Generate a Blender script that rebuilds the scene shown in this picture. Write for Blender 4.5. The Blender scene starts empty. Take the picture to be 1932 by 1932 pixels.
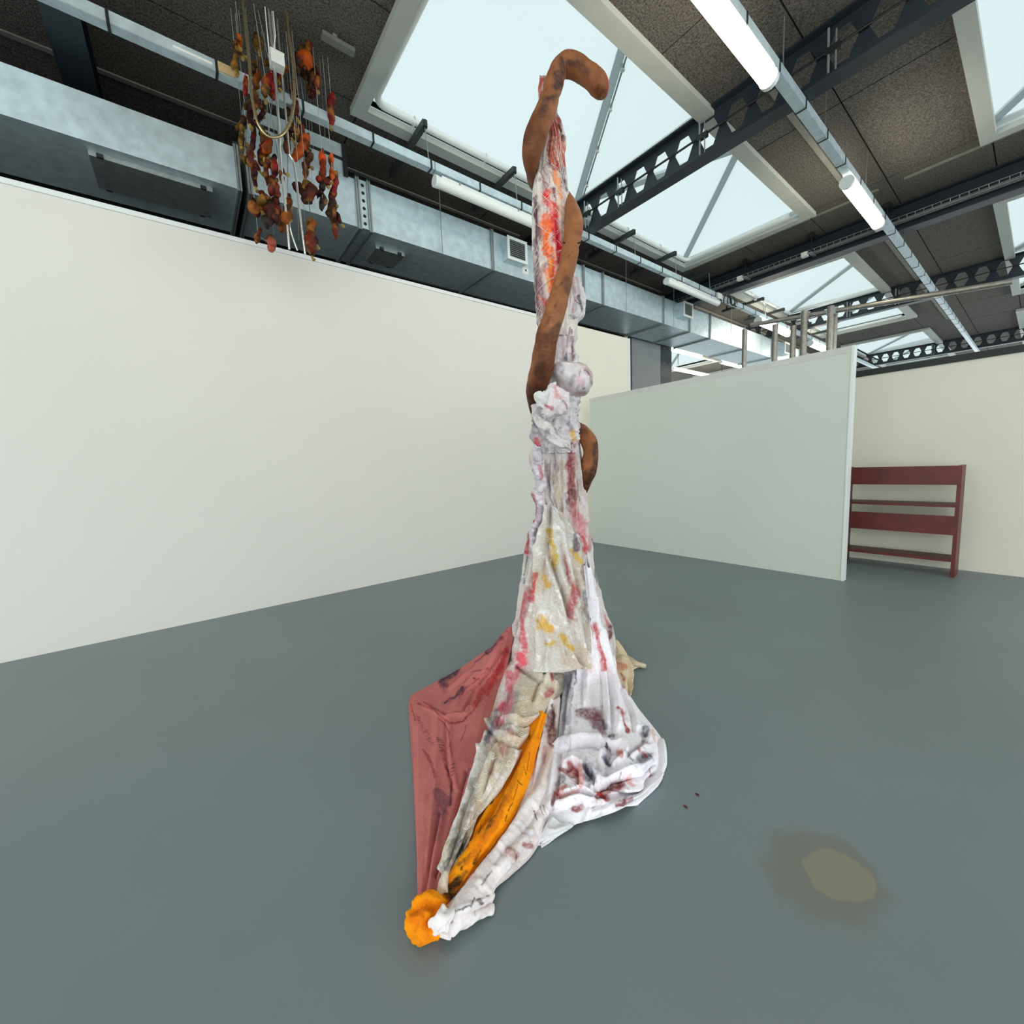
import bpy, bmesh, math, random
import numpy as np
from mathutils import Vector, Matrix

# ------------------------------------------------------------------ camera, sky, exposure
F, CX, CY, H = 776.0, 970.0, 966.0, 1.5          # focal length and principal point in pixels of a 1932 frame, eye height
d1 = np.array([1000, -128, 776.]); d2 = np.array([-610, -61, 776.])
u_ = d1/np.linalg.norm(d1); w_ = np.cross(u_, d2/np.linalg.norm(d2)); w_ /= np.linalg.norm(w_); v_ = np.cross(w_, u_)
R = np.array([u_, v_, w_])                        # world from camera (x right, y down, z forward)
EYE = np.array([0, 0, H])
scene = bpy.context.scene
cam_d = bpy.data.cameras.new('camera'); cam = bpy.data.objects.new('camera', cam_d)
scene.collection.objects.link(cam)
M = Matrix([[R[i][0], -R[i][1], -R[i][2], EYE[i]] for i in range(3)] + [[0, 0, 0, 1]])
cam.matrix_world = M
cam_d.sensor_width = 36; cam_d.lens = 36*F/1932
cam_d.shift_x = (966-CX)/1932; cam_d.shift_y = (CY-966)/1932
cam_d.clip_start = .05; cam_d.clip_end = 300
scene.camera = cam
vs = scene.view_settings
vs.view_transform = 'Standard'; vs.look = 'None'; vs.gamma = 1; vs.use_curve_mapping = False
vs.exposure = 1.36
wd = bpy.data.worlds.new('sky'); scene.world = wd; wd.use_nodes = True
nt = wd.node_tree; nt.nodes.clear()
_o = nt.nodes.new('ShaderNodeOutputWorld'); _b = nt.nodes.new('ShaderNodeBackground')
_t = nt.nodes.new('ShaderNodeTexCoord'); _s = nt.nodes.new('ShaderNodeSeparateXYZ'); _r = nt.nodes.new('ShaderNodeValToRGB')
nt.links.new(_t.outputs['Generated'], _s.inputs[0]); nt.links.new(_s.outputs[2], _r.inputs[0])
_r.color_ramp.elements[0].position = 0.0; _r.color_ramp.elements[0].color = (.80, .86, .86, 1)   # overcast: paler towards the horizon
_r.color_ramp.elements[1].position = 1.0; _r.color_ramp.elements[1].color = (.93, 1.0, 1.0, 1)
nt.links.new(_r.outputs[0], _b.inputs[0]); _b.inputs[1].default_value = 1.25
nt.links.new(_b.outputs[0], _o.inputs[0])
scene.cycles.max_bounces = 8; scene.cycles.diffuse_bounces = 5; scene.cycles.transparent_max_bounces = 12
scene.cycles.sample_clamp_indirect = 6

# ------------------------------------------------------------------ pixel -> point helpers
def ray(x, y): return R @ np.array([(x-CX)/F, (y-CY)/F, 1.])
def onz(x, y, z): r = ray(x, y); return EYE + r*((z-H)/r[2])
def onY(x, y, Y): r = ray(x, y); return EYE + r*(Y/r[1])
def onX(x, y, X): r = ray(x, y); return EYE + r*(X/r[0])
def proj(P):
    c = (P-EYE) @ R
    return CX+F*c[:, 0]/c[:, 2], CY+F*c[:, 1]/c[:, 2], c[:, 2]
BASE = np.array([2.05, 2.08, 0.]); NF = np.array([.6137, .7897, 0.]); NF /= np.linalg.norm(NF); TR = np.array([NF[1], -NF[0], 0])
def fac(x, y, off=0.):                           # the upright plane through the sculpture's axis, moved back by off metres
    r = ray(x, y); return EYE + r*((NF@(BASE-EYE)+off)/(NF@r))

# ------------------------------------------------------------------ noise
def _h(i, j, k, s):
    n = (i*374761393 + j*668265263 + k*2147483647 + s*974711) & 0xFFFFFFFF
    n = ((n ^ (n >> 13))*1274126177) & 0xFFFFFFFF
    return ((n ^ (n >> 16)) & 0xFFFF)/32767.5-1
def vnoise(P, seed=0):
    P = np.asarray(P, float); I = np.floor(P).astype(np.int64); f = P-I; f = f*f*(3-2*f)
    out = 0
    for a in (0, 1):
        for b in (0, 1):
            for c in (0, 1):
                wgt = (f[:, 0] if a else 1-f[:, 0])*(f[:, 1] if b else 1-f[:, 1])*(f[:, 2] if c else 1-f[:, 2])
                out = out + wgt*_h(I[:, 0]+a, I[:, 1]+b, I[:, 2]+c, seed)
    return out
def fbm(P, seed=0, o=3):
    P = np.asarray(P, float); s = 0; a = 1; t = 0
    for i in range(o):
        s = s+a*vnoise(P*(2**i), seed+i*17); t += a; a *= .5
    return s/t
def lin(c):
    c = np.asarray(c, float)/255.
    return np.where(c <= .04045, c/12.92, ((c+.055)/1.055)**2.4)

# ------------------------------------------------------------------ materials
MATS = {}
def mat(name, rgb, rough=.7, metal=0., noise=None, bump=None, emit=None, spec=.5, vcol=False, sheen=0.):
    """rgb in 0-255; noise=(scale, contrast[, detail]); bump=(scale, strength)"""
    if name in MATS: return MATS[name]
    m = bpy.data.materials.new(name); m.use_nodes = True; t = m.node_tree; N = t.nodes; L = t.links
    p = N['Principled BSDF']; spec = .22 if vcol and rough > .5 else spec; p.inputs['Roughness'].default_value = rough; p.inputs['Metallic'].default_value = metal
    p.inputs['Specular IOR Level'].default_value = spec
    c = tuple(lin(rgb))+(1,)
    p.inputs['Base Color'].default_value = c
    tc = N.new('ShaderNodeTexCoord')
    src = None
    if vcol:
        a = N.new('ShaderNodeAttribute'); a.attribute_name = 'Col'; src = a.outputs['Color']
    if noise:
        n = N.new('ShaderNodeTexNoise'); n.inputs['Scale'].default_value = noise[0]; n.inputs['Detail'].default_value = noise[2] if len(noise) > 2 else 4
        L.new(tc.outputs['Object'], n.inputs['Vector'])
        mr = N.new('ShaderNodeMapRange'); mr.inputs[1].default_value = .3; mr.inputs[2].default_value = .7
        mr.inputs[3].default_value = 1-noise[1]; mr.inputs[4].default_value = 1+noise[1]
        L.new(n.outputs['Fac'], mr.inputs[0])
        mx = N.new('ShaderNodeMix'); mx.data_type = 'RGBA'; mx.blend_type = 'MULTIPLY'; mx.inputs[0].default_value = 1
        if src: L.new(src, mx.inputs[6])
        else: mx.inputs[6].default_value = c
        L.new(mr.outputs[0], mx.inputs[7]); src = mx.outputs[2]
    if src: L.new(src, p.inputs['Base Color'])
    if bump:
        n2 = N.new('ShaderNodeTexNoise'); n2.inputs['Scale'].default_value = bump[0]; n2.inputs['Detail'].default_value = 3
        L.new(tc.outputs['Object'], n2.inputs['Vector'])
        b = N.new('ShaderNodeBump'); b.inputs['Strength'].default_value = bump[1]; b.inputs['Distance'].default_value = .01
        L.new(n2.outputs['Fac'], b.inputs['Height']); L.new(b.outputs[0], p.inputs['Normal'])
    if emit:
        p.inputs['Emission Color'].default_value = tuple(lin(emit[0]))+(1,); p.inputs['Emission Strength'].default_value = emit[1]
    if sheen: p.inputs['Sheen Weight'].default_value = sheen
    MATS[name] = m; return m

WALLM = mat('wall_paint', (222, 219, 212), .8, noise=(1.2, .012))
CREAM = mat('cream_wall', (228, 224, 208), .8, noise=(2, .02))
PANELM = mat('panel_paint', (206, 211, 203), .75, noise=(1.2, .012))
BOARD = mat('bare_board', (205, 205, 200), .8, noise=(9, .06))
CEILM = mat('wood_wool', (90, 85, 79), .95, noise=(60, .75, 6), bump=(80, .9))
JOINT = mat('joint_strip', (128, 128, 120), .8, noise=(8, .1))
DARKM = mat('black_paint_and_shade', (20, 21, 22), .75)  # black parts, and the painted-in shade of the void over the duct
NAVY = mat('navy_steel', (34, 42, 50), .45, noise=(5, .15), spec=.4)
ARMM = mat('dark_channel', (62, 68, 68), .5, metal=.3, noise=(20, .2))
GALV = mat('galvanised', (196, 212, 218), .42, metal=.35, noise=(9, .14, 5), bump=(14, .06))
GALVD = mat('galvanised_dull', (150, 158, 158), .45, metal=.55, noise=(12, .15))
RUB = mat('gasket', (40, 44, 44), .5, metal=.4)
WHITEM = mat('white_gloss', (226, 230, 228), .35, noise=(3, .02))
FRAMEM = mat('frame_grey', (176, 180, 174), .6, noise=(4, .04))
LAMPOFF = mat('lamp_cover', (232, 236, 232), .3)
LAMPON = mat('lamp_lit', (255, 250, 235), .4, emit=((255, 244, 222), 9.))
GREYW = mat('grey_wall', (132, 136, 138), .7, noise=(3, .04))
POLEM = mat('scaffold_steel', (150, 146, 138), .35, metal=.7, noise=(15, .2))
REDW = mat('red_stained_wood', (96, 30, 24), .45, noise=(7, .3, 6))
WOODM = mat('pine', (190, 165, 120), .6, noise=(8, .1))
CABLEM = mat('black_cable', (24, 24, 24), .5)
THREADM = mat('thread', (170, 172, 168), .5)
LABELM = mat('paper', (226, 226, 222), .7)

def glass_mat():
    m = bpy.data.materials.new('frosted_pane'); m.use_nodes = True; t = m.node_tree; N = t.nodes; L = t.links; N.clear()
    o = N.new('ShaderNodeOutputMaterial'); tr = N.new('ShaderNodeBsdfTransparent'); tl = N.new('ShaderNodeBsdfTranslucent'); gl = N.new('ShaderNodeBsdfDiffuse')
    tr.inputs[0].default_value = (.27, .302, .308, 1); tl.inputs[0].default_value = (.31, .35, .355, 1); gl.inputs[0].default_value = (.45, .5, .5, 1)
    m1 = N.new('ShaderNodeMixShader'); m1.inputs[0].default_value = .5; m2 = N.new('ShaderNodeMixShader'); m2.inputs[0].default_value = .12
    L.new(tr.outputs[0], m1.inputs[1]); L.new(tl.outputs[0], m1.inputs[2]); L.new(m1.outputs[0], m2.inputs[1]); L.new(gl.outputs[0], m2.inputs[2]); L.new(m2.outputs[0], o.inputs[0])
    return m
PANE = glass_mat()
HIPM = PANE.copy(); HIPM.name = 'hip_lining'
for n_ in HIPM.node_tree.nodes:
    if n_.type in ('BSDF_TRANSPARENT', 'BSDF_TRANSLUCENT'): n_.inputs[0].default_value = (.56, .59, .595, 1) if n_.type == 'BSDF_TRANSPARENT' else (.66, .70, .70, 1)

def floor_mat():
    m = mat('floor_paint', (116, 127, 129), .42, noise=(.7, .07, 5), spec=.35); t = m.node_tree; N = t.nodes; L = t.links
    p = N['Principled BSDF']; link = p.inputs['Base Color'].links[0]; src = link.from_socket
    tc = N.new('ShaderNodeTexCoord'); nz = N.new('ShaderNodeTexNoise'); nz.inputs['Scale'].default_value = 9; nz.inputs['Detail'].default_value = 6
    L.new(tc.outputs['Object'], nz.inputs[0])
    def blob(cx, cy, rx, ry, col, edge, amount):
        nonlocal src
        mp = N.new('ShaderNodeMapping'); mp.vector_type = 'TEXTURE'; mp.inputs['Location'].default_value = (cx, cy, 0); mp.inputs['Scale'].default_value = (rx, ry, 1)
        L.new(tc.outputs['Object'], mp.inputs[0])
        ln = N.new('ShaderNodeVectorMath'); ln.operation = 'LENGTH'; L.new(mp.outputs[0], ln.inputs[0])
        ad = N.new('ShaderNodeMath'); ad.operation = 'MULTIPLY_ADD'; L.new(nz.outputs['Fac'], ad.inputs[0]); ad.inputs[1].default_value = .9; L.new(ln.outputs['Value'], ad.inputs[2])
        mr = N.new('ShaderNodeMapRange'); mr.inputs[1].default_value = 1.45-edge; mr.inputs[2].default_value = 1.45+edge; mr.inputs[3].default_value = amount; mr.inputs[4].default_value = 0
        L.new(ad.outputs[0], mr.inputs[0])
        mx = N.new('ShaderNodeMix'); mx.data_type = 'RGBA'; L.new(mr.outputs[0], mx.inputs[0]); L.new(src, mx.inputs[6]); mx.inputs[7].default_value = tuple(lin(col))+(1,)
        src = mx.outputs[2]
    blob(1.64, .40, .20, .17, (112, 112, 104), .12, .8)       # worn ring around a mended patch
    blob(1.68, .36, .11, .10, (134, 130, 112), .06, .9)       # the mended patch
    L.new(src, p.inputs['Base Color'])
    n2 = N.new('ShaderNodeTexNoise'); n2.inputs['Scale'].default_value = 120; L.new(tc.outputs['Object'], n2.inputs[0])
    b = N.new('ShaderNodeBump'); b.inputs['Strength'].default_value = .08; b.inputs['Distance'].default_value = .004; L.new(n2.outputs['Fac'], b.inputs['Height']); L.new(b.outputs[0], p.inputs['Normal'])
    return m
FLOORM = floor_mat()

# ------------------------------------------------------------------ object helpers
COL = scene.collection
def tag(o, label=None, cat=None, group=None, kind=None):
    for k, v in (('label', label), ('category', cat), ('group', group), ('kind', kind)):
        if v: o[k] = v
    return o
def empty(name, loc=(0, 0, 0), **kw):
    o = bpy.data.objects.new(name, None); COL.objects.link(o); o.location = tuple(float(c) for c in loc); o.empty_display_size = .1
    return tag(o, **kw)
class MB:
    def __init__(s): s.v = []; s.f = []; s.sm = []
    def add(s, vs, fs, smooth=False):
        n = len(s.v); s.v += [tuple(float(c) for c in p) for p in vs]; s.f += [tuple(i+n for i in f) for f in fs]; s.sm += [smooth]*len(fs); return s
    def box(s, x0, x1, y0, y1, z0, z1):
        vs = [(x, y, z) for z in (z0, z1) for y in (y0, y1) for x in (x0, x1)]
        return s.add(vs, [(0, 2, 3, 1), (4, 5, 7, 6), (0, 1, 5, 4), (2, 6, 7, 3), (0, 4, 6, 2), (1, 3, 7, 5)])
    def tube(s, pts, r, n=8, caps=True):
        pts = [np.array(p, float) for p in pts]; rs = r if hasattr(r, '__len__') else [r]*len(pts); rings = []
        up = np.array([0, 0, 1.])
        for i, p in enumerate(pts):
            d = pts[min(i+1, len(pts)-1)]-pts[max(i-1, 0)]; d = d/(np.linalg.norm(d)+1e-9)
            a = np.cross(d, up)
            if np.linalg.norm(a) < .05: a = np.cross(d, [1, 0, 0])
            a /= np.linalg.norm(a); b = np.cross(d, a)
            rings.append([p+rs[i]*(math.cos(2*math.pi*k/n)*a+math.sin(2*math.pi*k/n)*b) for k in range(n)])
        vs = [q for ring in rings for q in ring]; fs = []
        for i in range(len(rings)-1):
            for k in range(n): fs.append((i*n+k, i*n+(k+1) % n, (i+1)*n+(k+1) % n, (i+1)*n+k))
        s.add(vs, fs, True)
        if caps: s.add(rings[0], [tuple(range(n))]); s.add(rings[-1], [tuple(reversed(range(n)))])
        return s
    def prism(s, poly, d):                         # polygon of 3-D points pushed along d
        n = len(poly); d = np.array(d, float); vs = [np.array(p, float) for p in poly]+[np.array(p, float)+d for p in poly]
        fs = [tuple(range(n)), tuple(reversed(range(n, 2*n)))]+[(i, i+n, (i+1) % n+n, (i+1) % n) for i in range(n)]
        return s.add(vs, fs)
    def build(s, name, m, parent=None, origin=None):
        me = bpy.data.meshes.new(name); o = bpy.data.objects.new(name, me); COL.objects.link(o)
        off = np.zeros(3)
        if parent is not None:
            o.parent = parent; q = parent
            while q is not None: off = off+np.array(q.location); q = q.parent
        if origin is not None:
            o.location = tuple(np.array(origin, float)-off); off = np.array(origin, float)
        V = np.array(s.v, float)-off
        me.from_pydata(V.tolist(), [], s.f); me.polygons.foreach_set('use_smooth', s.sm)
        bm = bmesh.new(); bm.from_mesh(me); bmesh.ops.recalc_face_normals(bm, faces=bm.faces); bm.to_mesh(bm and me); bm.free()
        me.materials.append(m); me.update(); return o
def box(name, m, x0, x1, y0, y1, z0, z1, parent=None): return MB().box(x0, x1, y0, y1, z0, z1).build(name, m, parent)
def struct(o): o['kind'] = 'structure'; return o

# ------------------------------------------------------------------ the hall's shell
ZC = 5.7
struct(MB().box(-9, 34, -9, 16, -.2, 0).build('floor', FLOORM))
# left wall: pale retouched partition, and the cream one that carries on behind the sculpture
struct(MB().box(-7, 4.86, 5.42, 5.54, 0, 4.03).build('wall_left', WALLM))
struct(MB().box(-7, 4.86, 5.405, 5.42, 3.985, 4.03).build('trim_1', WHITEM))
struct(MB().box(4.87, 7.47, 5.45, 5.56, 0, 4.03).build('wall_back', CREAM))
struct(MB().box(7.40, 7.47, 5.442, 5.45, 0, 4.03).build('trim_2', WHITEM))
# right partition with a bare strip along its top
wr = struct(MB().box(5.907, 6.0, 1.38, 5.20, 0, 2.60).build('wall_right', PANELM))
MB().box(5.905, 6.002, 1.375, 5.20, 2.60, 2.675).build('top_strip', BOARD, wr)
MB().box(5.9, 6.005, 1.355, 1.38, 0, 2.675).build('edge_strip', WHITEM, wr)
# beyond the duct
struct(MB().box(-9, 9.3, 6.95, 7.05, 0, ZC).build('wall_north', mat('dark_upper_wall', (58, 60, 60), .9, noise=(3, .1))))
struct(MB().box(9.3, 10.6, 6.72, 6.85, 0, ZC).build('wall_pier', GREYW))
so = MB().box(-9, 1.35, 6.65, 6.72, 5.08, ZC).build('void_shade_sheet', DARKM); tag(so, 'black sheet standing in for the dark void over the left end of the duct', 'panel')  # dark sheet put in for the unlit space between duct and ceiling
st = empty('steel_column', (10.9, 6.75, 0), label='dark steel column beside the grey pier under the duct', cat='column')
MB().box(10.62, 11.15, 6.72, 6.75, 0, ZC).box(10.62, 11.15, 6.85, 6.88, 0, ZC).box(10.87, 10.9, 6.75, 6.85, 0, ZC).build('web_and_flanges', NAVY, st)
for z in (3.4, 3.8, 4.2, 4.6):
    for x in (10.75, 11.02): MB().tube([(x, 6.722, z), (x, 6.70, z)], .014, 6).build('bolt', GALVD, st)
struct(MB().box(7.36, 7.46, -4.0, 1.72, 0, 2.52).build('wall_far', CREAM))
struct(MB().box(7.34, 7.48, -4.0, 1.73, 2.52, 2.6).build('trim_3', RUB))

# ------------------------------------------------------------------ ceiling: wood-wool boards, with openings for the rooflights
XO = []   # rooflight openings in X
for k in (-1, 0, 1, 2): XO.append((1.98+9.42*k, 8.97+9.42*k))
YO = [(-1.55, .70), (2.84, 5.10), (9.0, 11.2)]
ceil = empty('ceiling', (0, 0, ZC), kind='structure')
def cuts(lo, hi, spans, step):
    e = [lo]
    for a, b in spans:
        for t in (a, b):
            if lo < t < hi: e.append(t)
    e.append(hi); e = sorted(set(e)); out = []
    for a, b in zip(e, e[1:]):
        n = max(1, round((b-a)/step)); out += [(a+(b-a)*i/n, a+(b-a)*(i+1)/n) for i in range(n)]
    return out
cx_ = cuts(-8, 30, XO, 2.4); cy_ = cuts(-6.4, 13.5, YO, 1.25)
def inside(v, spans): return any(a-.01 < v < b+.01 for a, b in spans)
rng = random.Random(4)
far = MB()
for x0, x1 in cx_:
    for y0, y1 in cy_:
        mx, my = (x0+x1)/2, (y0+y1)/2
        if inside(mx, XO) and inside(my, YO): continue
        dz = rng.uniform(0, .006)
        b = MB().box(x0+.008, x1-.008, y0+.008, y1-.008, ZC+dz, ZC+.05)
        if x0 < 20 and -2 < my < 8: b.build('panel', CEILM, ceil)
        else: far.box(x0+.008, x1-.008, y0+.008, y1-.008, ZC+dz, ZC+.05)
fo = far.build('far_panels', CEILM, ceil); fo['kind'] = 'stuff'
roof = MB()                                         # decking above the boards that keeps daylight out of the joints
def fill(mb, z0, z1):
    ys = sorted(YO); e = -6.4
    for a, b in ys:
        mb.box(-8, 30, e, a, z0, z1); e = b
    mb.box(-8, 30, e, 13.5, z0, z1)
    for a, b in ys:
        x = -8
        for p, q in XO:
            p2, q2 = max(p, -8), min(q, 30)
            if p2 > x: mb.box(x, p2, a, b, z0, z1)
            x = q2
        if x < 30: mb.box(x, 30, a, b, z0, z1)
fill(roof, ZC+.055, ZC+.12); roof.build('decking', JOINT, ceil)
# pale joint strips screwed under the boards
for y in (2.2, 6.2):
    for x0, x1 in ((-8, 1.0), (1.0, 5.2), (5.7, 9.8), (10.3, 15), (15, 20)): MB().box(x0, x1, y-.03, y+.03, ZC-.012, ZC+.002).build('joint_strip', JOINT, ceil)
for x in (9.2, 10.9):
    for y0, y1 in ((-1.8, 1.6), (1.9, 2.8), (2.85, 5.1)): MB().box(x-.03, x+.03, y0, y1, ZC-.012, ZC+.002).build('joint_strip', JOINT, ceil)

# ------------------------------------------------------------------ rooflights: two hipped frosted bays per opening
nwin = 0
def rooflight(x0, x1, y0, y1, detail):
    global nwin
    nwin += 1
    w = empty('window_%d' % nwin, (x0, y0, ZC), kind='structure')
    f = .05
    # frame boards round the opening, then a white kerb, then the sloping panes
    MB().box(x0-.10, x1+.10, y0-.13, y0+f, ZC-.07, ZC).build('frame', FRAMEM, w)
    MB().box(x0-.10, x1+.10, y1-f, y1+.10, ZC-.07, ZC).build('frame', FRAMEM, w)
    MB().box(x0-.10, x0+f, y0+f, y1-f, ZC-.07, ZC).build('frame', FRAMEM, w)
    MB().box(x1-f, x1+.10, y0+f, y1-f, ZC-.07, ZC).build('frame', FRAMEM, w)
    zk = ZC+.14; k = .02
    for b in ((x0-k, x1+k, y0-k, y0), (x0-k, x1+k, y1, y1+k), (x0-k, x0, y0, y1), (x1, x1+k, y0, y1)): MB().box(*b, ZC, zk).build('kerb', WHITEM, w)
    xm = (x0+x1)/2+.09
    ya = y0+(y1-y0)*.17; za = zk+.46; yr = ya
    for i, (a, b) in enumerate(((x0, xm), (xm, x1))):
        ax = a+(b-a)*(.675 if i == 0 else .50)
        P = lambda x, y, z: (x, y, z)
        A = (ax, ya, za)
        if i == 0:
            L = (a, ya, za)
            faces = [[(a, y1, zk), (b, y1, zk), A, L], [(b, y1, zk), (b, y0, zk), A], [(b, y0, zk), (a, y0, zk), L, A], [(a, y0, zk), (a, y1, zk), L]]
            hips = [((b, y1, zk), A), ((b, y0, zk), A)]
        else:
            faces = [[(a, y1, zk), (b, y1, zk), A], [(b, y1, zk), (b, y0, zk), A], [(b, y0, zk), (a, y0, zk), A], [(a, y0, zk), (a, y1, zk), A]]
            hips = [((a, y1, zk), A), ((b, y1, zk), A), ((a, y0, zk), A), ((b, y0, zk), A)]
        for fc in faces: MB().add(fc, [tuple(range(len(fc)))]).build('pane', PANE, w)
        for p, q in hips: MB().tube([p, q], .055, 8).build('hip_bar', HIPM, w)
    MB().box(xm-.05, xm+.05, y0, y1, zk-.04, zk+.02).build('valley_gutter', WHITEM, w)
    return w
for (a, b) in YO:
    for (p, q) in XO:
        if p > 25 or (a > 8 and p < 1): continue
        rooflight(p, q, a, b, True)

# white heating pipe that runs round the inside of each near kerb
def kerb_pipe(x0, x1, y0, y1, label):
    t = empty('kerb_pipe', (x0, y1, ZC), label=label, cat='pipe')
    i = .11; r = .14; z = ZC+.03
    pts = [(x0+i, y0+.2, z), (x0+i, y1-i-r, z)]
    pts += [(x0+i+r-r*math.cos(a), y1-i-r+r*math.sin(a), z) for a in np.linspace(.2, 1.4, 5)]
    pts += [(x0+i+r, y1-i, z), (x1-i-r, y1-i, z)]
    pts += [(x1-i-r+r*math.sin(a), y1-i-r+r*math.cos(a), z) for a in np.linspace(.2, 1.4, 5)]
    pts += [(x1-i, y1-i-r, z), (x1-i, y0+.2, z)]
    MB().tube(pts, .042, 10).build('pipe_run', WHITEM, t)
    for x in np.arange(x0+.6, x1-.3, 1.05):
        MB().tube([(x, y1-i+.05*math.cos(a), z+.05*math.sin(a)) for a in np.linspace(0, 6.28, 10)], .008, 5).tube([(x, y1-i+.02, z-.04), (x, y1+.01, z-.06)], .008, 5).build('pipe_clip', WHITEM, t)
kerb_pipe(*XO[1], *YO[1], 'white pipe bent round inside the big rooflight over the sculpture')
kerb_pipe(*XO[2], *YO[1], 'white pipe round the second rooflight past the cable tray beam')
# conduit clipped along the hip of the near rooflight
cd = empty('hip_conduit', (5.4, 5.0, ZC), label='thin grey conduit clipped along the white rooflight hip', cat='conduit')
xm = (XO[1][0]+XO[1][1])/2+.09; A_ = np.array([XO[1][0]+(xm-XO[1][0])*.675, YO[1][0]+(YO[1][1]-YO[1][0])*.17, ZC+.60]); B_ = np.array([xm, YO[1][1], ZC+.14])
o_ = np.array([.07, 0, -.06])
MB().tube([B_+o_, A_+o_], .011, 6).build('conduit_run', GALVD, cd)
for t_ in (.2, .45, .7, .9): p = B_+(A_-B_)*t_+o_; MB().box(p[0]-.02, p[0]+.02, p[1]-.02, p[1]+.02, p[2]-.02, p[2]+.05).build('clip', WHITEM, cd)

# ------------------------------------------------------------------ castellated beams
def castellated(X, y0, y1, label, holes_from):
    z0, z1 = 5.21, 5.70; t = empty('castellated_beam', (X, y0, z0), label=label, cat='beam')
    web = MB(); P = .33; zc = 5.46; hh = .155; hw = .125; tw = .02
    n = int((y1-y0)/P)
    for i in range(n):
        a = y0+i*P; b = a+P; c = (a+b)/2
        top = [(X, a, zc), (X, c-hw, zc), (X, c-.055, zc+hh), (X, c+.055, zc+hh), (X, c+hw, zc), (X, b, zc), (X, b, z1), (X, a, z1)]
        bot = [(X, a, zc), (X, c-hw, zc), (X, c-.055, zc-hh), (X, c+.055, zc-hh), (X, c+hw, zc), (X, b, zc), (X, b, z0), (X, a, z0)]
        web.prism(top, (tw, 0, 0)); web.prism(bot, (tw, 0, 0))
    if y0+n*P < y1: web.box(X, X+tw, y0+n*P, y1, z0, z1)
    web.build('web', NAVY, t)
    MB().box(X-.09, X+.11, y0, y1, z0-.015, z0+.005).build('bottom_flange', NAVY, t)
    MB().box(X-.09, X+.11, y0, y1, z1-.02, z1).build('top_flange', NAVY, t)
    MB().tube([(X-.03, y0, zc-.02), (X-.03, y1, zc+.01)], .013, 6).build('cable', CABLEM, t)
    for yy in holes_from:
        MB().tube([(X-.05, yy, z0+.03), (X-.05, yy+.01, z1-.05)], .012, 6).build('hanger_rod', GALVD, t)
        MB().tube([(X-.05, yy-.06, z0+.02), (X-.05, yy-.055, z1-.1)], .008, 6).build('hanger_rod', GALVD, t)
        MB().box(X-.07, X-.02, yy-.09, yy+.03, zc-.05, zc+.01).build('rod_clamp', RUB, t)
    return t
castellated(5.43, -6.3, 6.85, 'navy castellated beam crossing under the big rooflight', (4.75, 4.1, 2.86, 1.55))
castellated(14.86, -6.3, 6.9, 'further castellated beam crossing under the second rooflight', (3.6, 2.6))
castellated(23.9, -6.3, 12, 'furthest castellated beam above the scaffold poles', (3.0,))

def ibeam(X, y0, y1, z0, z1, label, tray):
    t = empty('steel_beam', (X, y0, z0), label=label, cat='beam'); wd2 = .12
    MB().box(X-wd2, X+wd2, y0, y1, z0, z0+.025).build('bottom_flange', NAVY, t)
    MB().box(X-wd2, X+wd2, y0, y1, z1-.025, z1).build('top_flange', NAVY, t)
    MB().box(X-.012, X+.012, y0, y1, z0+.025, z1-.025).build('web', NAVY, t)
    if tray:
        c = empty('cable_tray', (X-.2, y0, z0+.08), label='grey mesh cable tray slung along the plain navy beam', cat='cable tray')
        m = MB(); zt = z0+.10; xa, xb = X-.30, X-.14
        for xx in np.linspace(xa, xb, 5): m.tube([(xx, y0, zt), (xx, y1, zt)], .005, 4)
        for s_ in (xa, xb): m.tube([(s_, y0, zt+.05), (s_, y1, zt+.05)], .005, 4)
        m.build('long_wires', GALVD, c); m = MB()
        for yy in np.arange(y0+.05, y1, .1): m.tube([(xa, yy, zt+.05), (xa, yy, zt), (xb, yy, zt), (xb, yy, zt+.05)], .005, 4)
        q = m.build('cross_wires', GALVD, c); q['kind'] = 'stuff'
        MB().tube([(X-.24, y0, zt+.02), (X-.24, y1, zt+.02)], .016, 6).build('cable', CABLEM, c)
        MB().tube([(X-.2, y0, zt+.02), (X-.2, y1, zt+.025)], .014, 6).build('cable', LABELM, c)
        for yy in (1.9, 3.0, 4.2):
            MB().tube([(X-.31, yy, zt), (X-.31, yy, ZC)], .012, 6).build('drop_rod', RUB, c)
            MB().box(X-.36, X-.1, yy-.025, yy+.025, zt-.03, zt-.005).build('tray_bracket', GALVD, c)
            MB().box(X-.36, X-.1, yy-.04, yy+.04, ZC-.08, ZC).build('ceiling_clamp', RUB, c)
            MB().box(X-.37, X-.27, yy+.05, yy+.15, zt-.05, zt+.03).build('junction_box', LABELM, c)
ibeam(10.15, -6.3, 6.9, 5.26, 5.70, 'plain navy steel beam beside the mesh cable tray', True)
ibeam(-.45, -6.3, 6.6, 5.26, 5.70, 'plain navy steel beam over the hanging cloth pieces', False)

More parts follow.
